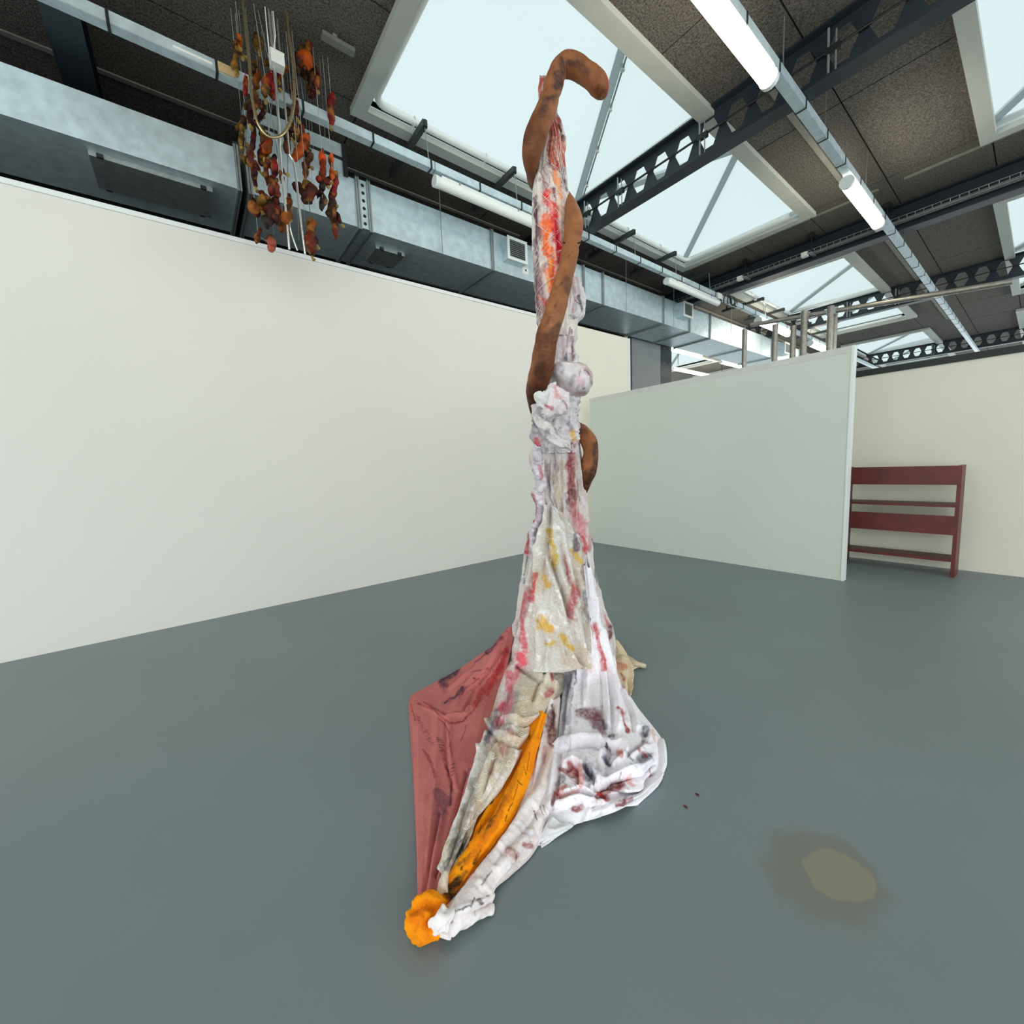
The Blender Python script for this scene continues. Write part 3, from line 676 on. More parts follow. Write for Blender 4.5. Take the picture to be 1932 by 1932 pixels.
# billowing pocket to the right
bl = [(1046, 690, 6, -.16), (1056, 696, 17, -.17), (1068, 703, 25, -.15), (1080, 711, 31, -.12), (1094, 718, 30, -.08), (1106, 722, 21, -.05), (1116, 724, 6, -.04)]
limb_px('billowing_pocket', bl, (216, 206, 208), FOIL, SC, 44, 14, seed=21, lump=.34, washes=(((186, 152, 158), 10, .0, .75), ((120, 104, 110), 20, .3, .6)),
    strokes=[([(1102, 700), (1114, 708)], 2.5, (110, 60, 66)), ([(1080, 712), (1076, 722)], 5, (120, 118, 122), .7), ([(1104, 735), (1098, 728)], 1.5, INK), ([(1095, 698), (1092, 712)], 1.2, (110, 90, 100)), ([(1114, 712), (1118, 726)], 3, (120, 96, 90), .8), ([(1090, 740), (1108, 742)], 4, (150, 120, 110), .6), ([(1094, 715), (1100, 720)], 6, (204, 150, 164), .7)])
tube_px('crumpled_cloth', [(735, 1022, 1084), (752, 1012, 1087), (775, 1010, 1086), (795, 1009, 1086), (815, 1008, 1087), (835, 1008, 1087), (855, 1012, 1086)], 120, 150, (214, 208, 210), LACE, SC, .8, back=-.02,
    folds=((6, .014, .8), (11, .009, -.5)), rough=(((10, 10, 10), .040), ((30, 30, 30), .010)), seed=13, washes=(((150, 132, 140), 14, .1, .6), ((92, 84, 100), 34, .3, .55)),
    strokes=[([(1030, 765), (1038, 772)], 5, (170, 90, 100)), ([(1045, 730), (1050, 750)], 4, (206, 150, 150)), ([(1072, 800), (1078, 812)], 5, (92, 80, 100), .7), ([(1082, 818), (1084, 828)], 4, YEL), ([(1012, 798), (1020, 806)], 5, (70, 60, 84), .7), ([(1012, 830), (1018, 842)], 5, (196, 40, 54)), ([(1066, 836), (1082, 840)], 5, (130, 40, 50))])
# the pale flap, folded collar and twisted rope of lace
patch('torn_flap', [[(1033, 734, 0, -.26), (1040, 728, 0, -.27), (1050, 722, 0, -.26)], [(1022, 742, 0, -.27), (1034, 742, 0, -.30), (1046, 738, 0, -.28)], [(1009, 741, 0, -.25), (1020, 752, 0, -.29), (1038, 760, 0, -.28)], [(1014, 760, 0, -.22), (1022, 764, 0, -.26), (1030, 770, 0, -.26)]], 30, 36, (220, 220, 218), CLOTH, SC, folds=((2, .012, .3),), rough=((25, .012),), seed=4)
patch('folded_collar', [[(1034, 728, 0, -.25), (1052, 730, 0, -.29), (1075, 740, 0, -.26)], [(1030, 750, 0, -.28), (1050, 755, 0, -.33), (1076, 760, 0, -.28)], [(1022, 776, 0, -.28), (1045, 780, 0, -.34), (1075, 772, 0, -.28)], [(1020, 784, 0, -.25), (1046, 785, 0, -.30), (1076, 777, 0, -.25)]], 60, 60, (218, 208, 210), CLOTH, SC, folds=((3, .02, .4),), rough=((20, .015),), seed=9,
    strokes=[([(1046, 728), (1052, 748)], 5, (208, 140, 140), .8), ([(1028, 765), (1040, 772)], 4, (170, 70, 90)), ([(1062, 758), (1070, 770)], 3, (150, 120, 130))])
limb_px('twisted_lace', [(1013, 786, 7, -.2), (1022, 800, 11, -.24), (1034, 812, 12, -.27), (1046, 826, 12, -.28), (1058, 838, 12, -.28), (1068, 843, 11, -.27), (1074, 850, 5, -.25)], (208, 202, 200), LACE, SC, 30, 14, seed=5, lump=.6, twist=.22, washes=(((120, 104, 112), 30, .1, .6),))

# --- column of lace and white cloth down to the floor
low_st = [([(1072, 832), (1078, 880), (1080, 932)], 9, (142, 40, 44)), ([(1081, 925), (1078, 948)], 7, (86, 34, 40)), ([(1085, 955), (1098, 1010)], 10, (204, 118, 124), .8), ([(1098, 1012), (1107, 1038)], 6, (188, 40, 50)), ([(1086, 1012), (1088, 1042)], 5, (88, 72, 84)),
    ([(1107, 1070), (1106, 1130), (1112, 1172)], 5, (74, 74, 96)), ([(1111, 1130), (1115, 1168)], 3.5, (30, 34, 58)), ([(1109, 1062), (1112, 1076)], 3, (24, 22, 30)), ([(1120, 1178), (1128, 1206), (1136, 1245)], 4, (192, 20, 24)), ([(1150, 1182), (1152, 1200), (1144, 1214)], 4, (92, 26, 36)), ([(1142, 1160), (1146, 1180)], 2.5, (200, 110, 116)),
    ([(1004, 930), (1012, 955), (1010, 990), (998, 1008), (995, 1040)], 4, (172, 20, 42)), ([(994, 1050), (988, 1100)], 1.5, (24, 96, 70)), ([(1121, 1072), (1127, 1100)], 1.5, (24, 96, 70)), ([(1036, 880), (1042, 905)], 6, (140, 120, 116), .7), ([(1050, 900), (1052, 950)], 4, (190, 176, 150)), ([(1024, 870), (1022, 930)], 3, (170, 150, 150)),
    ([(1046, 860), (1050, 890)], 3, (110, 84, 84), .6), ([(1062, 870), (1060, 960)], 3, (172, 160, 138)), ([(1122, 1110), (1128, 1130)], 2, (190, 60, 70)), ([(1126, 1140), (1130, 1160)], 2, (196, 90, 110)), ([(1118, 1000), (1112, 1040)], 3, (170, 60, 70), .6)]
low_st = low_st+streaks(80, 1008, 1100, 850, 960, 3, 30, [(150, 140, 142), (176, 150, 150), (196, 176, 160), (120, 108, 116), (206, 170, 172)], 5, al=.55)+streaks(20, 1068, 1090, 850, 960, 3, 40, [(120, 30, 36), (160, 70, 72), (90, 40, 46)], 6, al=.7)+streaks(30, 1085, 1150, 1010, 1200, 8, 40, [(90, 80, 94), (176, 90, 96), (190, 180, 184)], 7, al=.6)
tube_px('cloth_column', [(828, 1010, 1087), (850, 1006, 1092), (883, 1007, 1096), (917, 1012, 1100), (935, 1007, 1101), (951, 1014, 1103), (983, 1010, 1107), (997, 1000, 1108), (1028, 995, 1112), (1065, 990, 1118), (1100, 985, 1125), (1150, 977, 1138), (1172, 972, 1147), (1200, 966, 1154), (1262, 958, 1160)], 260, 320, (212, 204, 200), LACE, SC, .78,
    folds=((7, .020, .15), (13, .012, -.1), (4, .015, .1)), rough=(((16, 16, 4), .012),), strokes=low_st, washes=(((186, 170, 168), 8, .05, .6), ((158, 128, 130), 16, .2, .45)), seed=17)
rf = [(838, 1008), (850, 1003), (862, 1006), (876, 1003), (890, 1006), (904, 1013), (918, 1013), (932, 1004), (946, 1012), (960, 1013), (976, 1011), (990, 1004), (1000, 998), (1014, 998), (1028, 996), (1040, 1002)]
patch('ruffled_edge', [[(x, y, 0, -.02-.05*(k % 2)), (x+7, y+2, 0, -.15-.06*((k+1) % 2)), (x+14+3*(k % 2), y+3, 0, -.15), (1026, y+4, 0, -.17)] for k, (y, x) in enumerate(rf)], 40, 200, (216, 208, 214), CLOTH, SC, folds=((1.5, .008, .2),), rough=((24, .012), (60, .004)), seed=31, washes=(((164, 150, 160), 26, .1, .6), ((190, 60, 84), 12, .4, .5)), strokes=[([(1003, 932), (1011, 950), (1008, 985)], 2.5, (170, 20, 42)), ([(1018, 880), (1022, 900)], 3, (190, 80, 90), .7), ([(997, 1008), (996, 1036)], 2, (170, 20, 42))])

# --- lace overskirt and its train, with the cloths that spread on the floor
lace_st = [([(1036, 1000), (1043, 1036), (1049, 1072)], 5, (192, 156, 42)), ([(1078, 1036), (1088, 1052), (1099, 1060)], 5.5, (204, 166, 48)), ([(1029, 1090), (1033, 1104)], 7, (204, 164, 50)), ([(1014, 1172), (1017, 1184)], 5, (216, 172, 36)), ([(1024, 1166), (1030, 1182), (1040, 1184)], 6.5, (224, 170, 34)), ([(1060, 1198), (1072, 1212), (1082, 1226)], 5.5, (204, 164, 46)), ([(1028, 1216), (1044, 1211)], 3, (204, 170, 60)),
    ([(1065, 1050), (1074, 1092)], 3.5, (184, 62, 74)), ([(1083, 1104), (1079, 1166)], 6, (176, 66, 72)), ([(1010, 1082), (1007, 1104), (1001, 1132)], 4, (198, 34, 46)), ([(990, 1120), (985, 1150), (986, 1195), (993, 1228)], 5, (204, 78, 88)), ([(997, 1110), (991, 1160)], 7, (176, 100, 104), .7), ([(986, 1244)], 10, (224, 92, 108)), ([(962, 1272), (958, 1300)], 6, (226, 110, 126)), ([(952, 1330)], 9, (220, 80, 104)), ([(944, 1360)], 8, (196, 70, 92)),
    ([(1003, 1100), (1012, 1080)], 4, (150, 120, 90), .5), ([(972, 1310), (968, 1345)], 6, (150, 142, 150), .7), ([(930, 1345), (918, 1400)], 5, (116, 112, 118), .7), ([(934, 1372), (920, 1390)], 4, (96, 80, 100), .7), ([(946, 1405), (952, 1425)], 7, (168, 116, 104), .8), ([(928, 1440), (926, 1458)], 6, (178, 128, 116), .7), ([(965, 1385), (960, 1376)], 4, (196, 130, 120), .7), ([(1030, 1312), (1037, 1304)], 5, (186, 90, 90)), ([(1040, 1270), (1042, 1285)], 3, (180, 80, 80)),
    ([(893, 1470), (872, 1560), (846, 1640)], 6, (120, 112, 104), .6), ([(880, 1580), (864, 1616)], 5, (60, 56, 60), .8), ([(876, 1520), (868, 1560)], 4, (150, 130, 120), .7), ([(862, 1590), (842, 1640)], 7, (110, 108, 112), .75), ([(876, 1588), (868, 1608)], 3, (30, 28, 34)), ([(1086, 1010), (1086, 1040)], 5, (96, 80, 92)), ([(1100, 1070), (1104, 1100)], 5, (112, 100, 112), .7), ([(1100, 1120), (1110, 1170)], 5, (90, 86, 104), .7)]
lace_st = [([(975, 1250), (955, 1310), (930, 1375), (905, 1430), (880, 1500), (850, 1580)], 9, (232, 230, 232), .8), ([(995, 1385), (965, 1450), (930, 1500), (905, 1535)], 5, (228, 222, 214), .7)]+lace_st+[
    ([(978, 1258), (968, 1285)], 6, (214, 90, 108), .85), ([(964, 1300), (956, 1345)], 5, (216, 100, 118), .8), ([(950, 1335)], 9, (208, 60, 88), .9), ([(946, 1360), (938, 1368)], 6, (176, 44, 68), .9), ([(984, 1240), (990, 1250)], 8, (222, 80, 98), .9), ([(958, 1318), (948, 1380)], 10, (150, 140, 156), .4), ([(938, 1340), (920, 1400)], 4, (84, 78, 96), .7), ([(1000, 1320), (985, 1350)], 12, (206, 178, 140), .5), ([(1020, 1320)], 10, (206, 178, 144), .5)]
lace_st = lace_st+streaks(46, 990, 1105, 1020, 1230, 8, 34, [(150, 140, 142), (176, 150, 150), (196, 176, 160), (120, 108, 116), (206, 170, 172)], 8, al=.5)+streaks(60, 850, 985, 1400, 1620, -14, 32, [(120, 110, 106), (90, 84, 84), (236, 232, 228), (170, 150, 130)], 9, al=.55)+streaks(20, 850, 890, 1560, 1640, -8, 20, [(40, 38, 42), (70, 66, 66)], 10, al=.8)+streaks(24, 925, 975, 1270, 1400, -8, 30, [(226, 120, 134), (140, 130, 140), (240, 236, 232)], 11, al=.6)
lw = (((192, 172, 146), 7, .10, .6), ((168, 154, 154), 16, .3, .4), ((240, 238, 236), 30, .2, .7))
patch('lace_overskirt', [
    [(1030, 957, 0, -.20), (1036, 953, 0, -.225), (1048, 958, 0, -.23), (1062, 968, 0, -.215)],
    [(1009, 1020, 0, -.15), (1030, 1016, 0, -.255), (1062, 1016, 0, -.26), (1096, 1014, 0, -.16)],
    [(993, 1082, 0, -.13), (1025, 1085, 0, -.28), (1068, 1085, 0, -.29), (1106, 1080, 0, -.20)],
    [(982, 1135, 0, -.13), (1020, 1142, 0, -.31), (1070, 1146, 0, -.33), (1112, 1140, 0, -.22)],
    [(970, 1190, 0, -.12), (1010, 1204, 0, -.34), (1068, 1212, 0, -.37), (1115, 1200, 0, -.24)],
    [(958, 1236, 0, -.12), (1008, 1248, 0, -.37), (1075, 1258, 0, -.40), (1114, 1242, 0, -.27)],
    [(962, 1246, 0, -.14), (1008, 1265, 0, -.39), (1080, 1268, 0, -.42), (1111, 1256, 0, -.28)]], 170, 300, (208, 202, 196), LACE, SC,
    folds=((3.4, .042, .12), (7, .012, -.1)), rough=((14, .005),), strokes=lace_st, washes=lw, seed=23, creases=fold([(1036, 955), (1062, 990), (1096, 1012)], .014, 3.5, -1)+fold([(1030, 1000), (1014, 1080), (1000, 1170), (985, 1235)], .024, 7, 1)+fold([(1022, 1030), (1040, 1080), (1056, 1130), (1062, 1160)], .024, 5, -1)
    +fold([(1046, 1050), (1068, 1110), (1084, 1180), (1098, 1258)], .030, 6, 1)+fold([(1060, 1005), (1072, 1070), (1086, 1140)], .024, 5, 1)+fold([(1092, 1075), (1104, 1150), (1108, 1230)], .024, 5, 1)+fold([(1026, 1170), (1036, 1215), (1030, 1262)], .022, 5, 1)+fold([(1062, 1185), (1072, 1230), (1088, 1266)], .022, 4, -1)+fold([(1000, 1060), (990, 1130), (980, 1200)], .02, 5, 1))
patch('lace_train', [
    [(970, 1190, .22), (992, 1200, .26), (1020, 1206, .26), (1045, 1210, .22)],
    [(955, 1236, .14), (985, 1244, .17), (1030, 1250, .15), (1082, 1258, .07)],
    [(942, 1285, .09), (975, 1295, .15), (1015, 1300, .14), (1062, 1302, .09)],
    [(925, 1345, .08), (955, 1350, .15), (990, 1350, .15), (1029, 1342, .11)],
    [(908, 1400, .07), (935, 1405, .14), (960, 1400, .15), (1000, 1378, .12)],
    [(893, 1445, .07), (915, 1450, .13), (945, 1450, .14), (981, 1430, .11)],
    [(872, 1505, .06), (895, 1505, .12), (920, 1500, .13), (958, 1470, .1)],
    [(846, 1568, .05), (870, 1560, .11), (890, 1545, .12), (910, 1530, .1)],
    [(834, 1610, .05), (850, 1605, .1), (868, 1600, .1), (888, 1585, .09)],
    [(829, 1660, .04), (838, 1655, .08), (848, 1650, .09), (860, 1635, .08)],
    [(823, 1692, .03), (828, 1690, .06), (833, 1687, .06), (838, 1677, .05)]], 130, 380, (210, 198, 180), LACE, SC,
    folds=((2.4, .026, .25), (5, .008, -.2)), rough=((12, .006),), strokes=lace_st, washes=lw+(((176, 148, 116), 6, .1, .5),), seed=29,
    creases=fold([(925, 1368), (945, 1396), (975, 1405), (1002, 1384)], .030, 5, 1)+fold([(948, 1362), (985, 1368), (1024, 1350)], .026, 4, 1)+fold([(985, 1252), (1010, 1275), (1045, 1298)], .030, 6, 1)+fold([(962, 1290), (938, 1350), (912, 1420)], .022, 6, -1)+fold([(912, 1420), (885, 1500), (850, 1590), (836, 1640)], .024, 5, -1)+fold([(930, 1430), (905, 1500), (880, 1560)], .02, 5, -1)+fold([(1040, 1270), (1020, 1300), (1010, 1330)], .02, 4, 1))
# swirls embroidered on the lace
sw = MB(); rng = random.Random(5)
def swirl(o_name, cx, cy, r, h, ccw=1):
    pts = []
    for s in np.linspace(.4, 9.0, 26):
        rr = r*(1-s/10.5); pts.append(onz(cx+ccw*rr*math.cos(s), cy+rr*math.sin(s)*.9, h))
    MB().tube(pts, .0015, 4).build('embroidered_swirl', mat('white_thread', (226, 222, 212), .6), SC)
for cx, cy, r, h in ((990, 1318, 8, .245), (987, 1338, 7, .235), (992, 1356, 7, .215), (930, 1425, 8, .175), (960, 1440, 8, .18), (900, 1480, 7, .165), (1012, 1345, 6, .19), (880, 1560, 6, .15), (935, 1470, 7, .17), (985, 1385, 6, .19), (905, 1505, 7, .17), (915, 1455, 6, .17)):
    swirl('s', cx, cy, r, h, rng.choice((-1, 1)))
rose_st = [([(836, 1290), (850, 1270), (858, 1262)], 7, (48, 38, 58)), ([(840, 1327), (862, 1312), (872, 1300)], 3.5, (54, 40, 62)), ([(920, 1230), (945, 1203)], 4, (70, 44, 66)), ([(896, 1252), (918, 1232)], 1.8, (70, 40, 60)), ([(788, 1328), (820, 1340), (848, 1365), (872, 1362), (888, 1348), (904, 1326)], 2, (140, 44, 52)),
    ([(895, 1332), (915, 1300), (948, 1255)], 6, (166, 46, 46), .8), ([(920, 1310), (935, 1280)], 5, (176, 50, 50), .8), ([(940, 1270), (955, 1225)], 5, (150, 34, 40), .8), ([(838, 1510), (828, 1495), (832, 1530)], 11, (112, 66, 78), .85), ([(842, 1445), (852, 1475), (850, 1520)], 2, (92, 40, 52)), ([(828, 1355), (848, 1380), (852, 1425)], 1.6, (130, 56, 58), .8), ([(800, 1415), (814, 1440), (820, 1465)], 2.5, (150, 56, 60)),
    ([(870, 1400), (880, 1370)], 1.5, (120, 60, 70)), ([(885, 1450), (868, 1510)], 2, (116, 60, 76)), ([(825, 1540), (820, 1580)], 9, (146, 82, 86), .7), ([(866, 1318), (880, 1298), (905, 1280)], 1.5, (140, 50, 56)), ([(776, 1330), (784, 1360)], 1.5, (140, 60, 64)), ([(895, 1280)], 2.5, (110, 40, 50)), ([(890, 1268), (920, 1262)], 1.2, (120, 50, 58))]
for i in range(16): rose_st.append(([(781+i*2.2, 1350+i*3.8), (786+i*2.3+(i % 3), 1347+i*3.9)], 1.1, (128, 48, 54)))
for i in range(18): rose_st.append(([(824+i*1.2, 1392+i*4.3), (832+i*.9+(i % 4), 1394+i*4.2)], 1.2, (96, 34, 46)))
for i in range(12): rose_st.append(([(856-i*.4, 1440+i*7), (852-i*.4, 1443+i*7)], 1.2, (110, 50, 60)))
rose_st = rose_st+streaks(30, 860, 955, 1215, 1340, -26, 24, [(140, 44, 50), (196, 110, 104), (120, 50, 60)], 12, al=.55)+streaks(16, 780, 860, 1330, 1640, 6, 30, [(140, 66, 70), (196, 118, 112)], 13, al=.4)
patch('rose_cloth', [
    [(930, 1213, .2), (950, 1197, .27), (972, 1180, .33)],
    [(866, 1259, .06), (908, 1256, .14), (962, 1232, .21)],
    [(800, 1296, .02), (862, 1308, .04), (950, 1285, .09)],
    [(772, 1317, .012), (845, 1348, .035), (936, 1345, .08)],
    [(774, 1390, .01), (838, 1408, .03), (920, 1402, .06)],
    [(778, 1455, .01), (834, 1470, .03), (905, 1455, .055)],
    [(782, 1550, .01), (822, 1550, .035), (868, 1545, .05)],
    [(786, 1635, .01), (812, 1632, .03), (846, 1622, .045)],
    [(790, 1703, .01), (808, 1698, .03), (832, 1688, .035)]], 130, 320, (190, 110, 106), CLOTH, SC, folds=((1.6, .022, .5), (3, .005, -.3)), rough=((5, .006),), strokes=rose_st, washes=(((172, 92, 90), 5, .1, .5), ((204, 128, 122), 7, .25, .4)), seed=37,
    creases=fold([(958, 1200), (905, 1250), (850, 1295)], .018, 5)+fold([(955, 1235), (915, 1295), (895, 1335)], .02, 5)+fold([(905, 1300), (880, 1350), (840, 1358), (800, 1330)], .012, 4)+fold([(888, 1460), (862, 1560), (830, 1660)], .016, 5)+fold([(838, 1540), (822, 1620), (812, 1690)], .014, 5)+fold([(850, 1365), (850, 1430), (862, 1490)], .010, 5))
strip_st = [([(1036, 1345), (1040, 1400)], 7, (112, 38, 50)), ([(1042, 1330), (1046, 1370)], 3, (80, 40, 50)), ([(1030, 1410), (1026, 1440)], 4, (196, 140, 140), .6), ([(962, 1608), (972, 1616)], 7, (160, 110, 100), .8), ([(974, 1612), (972, 1625)], 2, (110, 50, 50)), ([(990, 1590), (1000, 1596)], 4, (150, 70, 70)), ([(1006, 1532), (1014, 1548)], 1.8, (110, 50, 60)), ([(1018, 1522), (1026, 1540)], 1.2, (90, 50, 60)), ([(1024, 1520), (1030, 1536)], 1.2, (90, 50, 60)),
    ([(908, 1668), (926, 1645)], 2.5, (60, 58, 64), .8), ([(888, 1710), (894, 1696)], 2, INK), ([(860, 1718), (885, 1710)], 1.8, INK), ([(902, 1700), (908, 1703)], 3, INK), ([(896, 1718), (896, 1728)], 2, INK), ([(984, 1560), (996, 1575)], 8, (196, 192, 200), .6)]
patch('white_strip', [
    [(1026, 1318, .1), (1042, 1318, .11), (1058, 1318, .09)],
    [(1008, 1400, .04), (1028, 1400, .07), (1050, 1405, .06)],
    [(985, 1480, .04), (1015, 1480, .07), (1042, 1488, .04)],
    [(955, 1540, .04), (998, 1545, .07), (1032, 1555, .02)],
    [(925, 1590, .04), (965, 1603, .07), (1006, 1612, .01)],
    [(880, 1648, .04), (918, 1655, .07), (962, 1656, .01)],
    [(842, 1695, .04), (885, 1700, .08), (933, 1684, .015)],
    [(824, 1726, .03), (872, 1728, .07), (929, 1727, .01)],
    [(815, 1762, .01), (842, 1768, .03), (872, 1742, .01)]], 110, 330, (238, 228, 228), CLOTH, SC, folds=((2, .012, .3), (4, .005, -.2)), rough=((12, .005), (30, .002)), strokes=strip_st, washes=(((206, 188, 184), 6, .1, .5),), seed=41,
    creases=fold([(1040, 1420), (1012, 1500), (962, 1580), (905, 1655)], .014, 6, 1)+fold([(1044, 1490), (1005, 1565), (940, 1640)], .010, 6, 1)+fold([(985, 1560), (1004, 1580)], .007, 5)+fold([(950, 1605), (976, 1630)], .008, 5)+fold([(1010, 1520), (1030, 1540)], .007, 5)+fold([(838, 1738), (880, 1716), (925, 1692)], .014, 6, 1)+fold([(824, 1752), (850, 1746), (868, 1730)], .012, 5, -1)+fold([(905, 1672), (930, 1690), (928, 1722)], .008, 6, 1)+fold([(840, 1762), (836, 1742), (850, 1725)], .010, 5))
sheet_st = [([(1098, 1345), (1118, 1350)], 11, (110, 22, 40)), ([(1126, 1362), (1134, 1376)], 9, (96, 62, 82), .85), ([(1118, 1358), (1140, 1385)], 5, (150, 100, 112), .6), ([(1166, 1336), (1174, 1340), (1176, 1354), (1185, 1380)], 2.6, (176, 44, 44)), ([(1186, 1378)], 4, (160, 50, 56)), ([(1150, 1391), (1158, 1390)], 4, INK), ([(1142, 1412), (1150, 1418)], 5, INK), ([(1140, 1428), (1150, 1444)], 6, (60, 66, 100), .85), ([(1168, 1418), (1170, 1424)], 4, (190, 90, 80)),
    ([(1108, 1450), (1116, 1464)], 10, (76, 78, 104), .85), ([(1100, 1445), (1122, 1470)], 4, (46, 50, 76), .8), ([(1074, 1440), (1084, 1462)], 7, (176, 50, 50)), ([(1058, 1455), (1084, 1466)], 5, (150, 36, 40)), ([(1094, 1450), (1098, 1478)], 6, (206, 120, 112), .8), ([(1040, 1512), (1046, 1494), (1056, 1506)], 4, (186, 70, 44)), ([(1050, 1500), (1062, 1486)], 5, (196, 90, 70), .8), ([(1066, 1500), (1090, 1492)], 3, (206, 96, 90), .8),
    ([(1128, 1502), (1150, 1486), (1172, 1480)], 7, (150, 44, 44)), ([(1150, 1488), (1170, 1482)], 5, (86, 36, 34)), ([(1130, 1500), (1144, 1508)], 4, (186, 46, 40)), ([(1185, 1468), (1195, 1480)], 6, (214, 130, 118), .7), ([(1162, 1518), (1178, 1514), (1192, 1508)], 3, (146, 56, 66)), ([(1180, 1510)], 4, (120, 44, 54)), ([(1084, 1527), (1094, 1522)], 6, (140, 60, 60)), ([(1212, 1435), (1222, 1430)], 7, (58, 56, 84)), ([(1205, 1416), (1220, 1430)], 3, (170, 50, 60)), ([(1218, 1376), (1216, 1386)], 5, (36, 34, 48)), ([(1228, 1380), (1236, 1400)], 4, (226, 190, 170), .8), ([(1212, 1400), (1228, 1404)], 3, (150, 110, 120), .7),
    ([(1226, 1452), (1226, 1466)], 1.6, (170, 50, 60)), ([(1172, 1456), (1168, 1468)], 1.2, (90, 50, 60)), ([(1180, 1418), (1194, 1434)], 2, (90, 92, 130)), ([(1072, 1270), (1066, 1330), (1064, 1360)], 3, (96, 92, 104), .8), ([(1086, 1262), (1084, 1290)], 2.5, (60, 54, 66)), ([(1070, 1290), (1060, 1390)], 12, (176, 172, 184), .6), ([(1172, 1293), (1178, 1296)], 2.5, (180, 30, 34)), ([(1110, 1245), (1116, 1262)], 8, (226, 190, 190), .6), ([(1120, 1180), (1130, 1215), (1142, 1262)], 4.5, (192, 18, 22)), ([(1144, 1400), (1144, 1418)], 2, INK), ([(1054, 1478), (1062, 1470)], 5, (70, 50, 70), .7)]
patch('white_sheet', [
    [(1090, 1035, 0, -.04), (1098, 1030, 0, -.06), (1106, 1028, 0, -.05), (1113, 1032, 0, .0)],
    [(1084, 1135, 0, -.18), (1102, 1125, 0, -.21), (1120, 1120, 0, -.17), (1134, 1128, 0, -.02)],
    [(1062, 1240, 0, -.22), (1098, 1225, 0, -.27), (1128, 1215, 0, -.24), (1158, 1222, 0, -.06)],
    [(1058, 1285, .08), (1098, 1282, .11), (1140, 1276, .10), (1178, 1285, .03)],
    [(1052, 1330, .06), (1100, 1330, .09), (1152, 1330, .08), (1204, 1331, .015)],
    [(1044, 1400, .05), (1110, 1400, .09), (1182, 1396, .085), (1250, 1391, .015)],
    [(1036, 1460, .05), (1110, 1465, .08), (1190, 1462, .08), (1259, 1440, .01)],
    [(1028, 1525, .03), (1100, 1516, .05), (1170, 1504, .04), (1240, 1484, .01)],
    [(1016, 1594, .01), (1085, 1556, .012), (1142, 1540, .012), (1204, 1516, .01)]], 260, 380, (244, 240, 246), CLOTH, SC,
    folds=((2.6, .026, .12), (5, .01, .1)), rough=((6, .006), (15, .004)), strokes=sheet_st+streaks(26, 1060, 1230, 1400, 1510, 12, 8, [(150, 60, 60), (90, 90, 120), (196, 180, 190), (60, 60, 90)], 14, al=.7)+streaks(14, 1055, 1080, 1270, 1390, -4, 40, [(120, 116, 128), (160, 156, 166)], 15, w=(1, 3), al=.7), washes=(((208, 204, 214), 6, .15, .4),), seed=47,
    creases=fold([(1046, 1412), (1080, 1398), (1120, 1392), (1142, 1402)], .034, 7, 1)+fold([(1048, 1420), (1044, 1470), (1034, 1525)], .03, 6, -1)+fold([(1044, 1525), (1095, 1506), (1150, 1516), (1200, 1504), (1240, 1468)], .034, 7, -1)
    +fold([(1136, 1428), (1148, 1408), (1172, 1410), (1180, 1430), (1160, 1444)], .036, 6, 1)+fold([(1068, 1446), (1082, 1436), (1096, 1444), (1098, 1475)], .034, 5, 1)+fold([(1120, 1482), (1160, 1466), (1205, 1458), (1224, 1438)], .034, 6, 1)+fold([(1108, 1444), (1128, 1462), (1128, 1484)], .03, 5, 1)+fold([(1208, 1382), (1222, 1398), (1214, 1420), (1190, 1440)], .028, 5, 1)
    +fold([(1060, 1500), (1098, 1488), (1126, 1500)], .03, 5, 1)+fold([(1252, 1396), (1254, 1440), (1240, 1475), (1195, 1508), (1120, 1532)], .016, 6, 1)+fold([(1134, 1190), (1150, 1260), (1160, 1330), (1166, 1380)], .03, 6, 1)+fold([(1118, 1130), (1130, 1215), (1142, 1300), (1148, 1370)], .028, 5, 1)+fold([(1092, 1260), (1078, 1320), (1070, 1390)], .026, 5, 1)+fold([(1106, 1265), (1104, 1330)], .018, 4, 1)+fold([(1175, 1300), (1195, 1350), (1200, 1385)], .016, 5, 1)+fold([(1150, 1480), (1175, 1490), (1205, 1482)], .024, 4, 1))
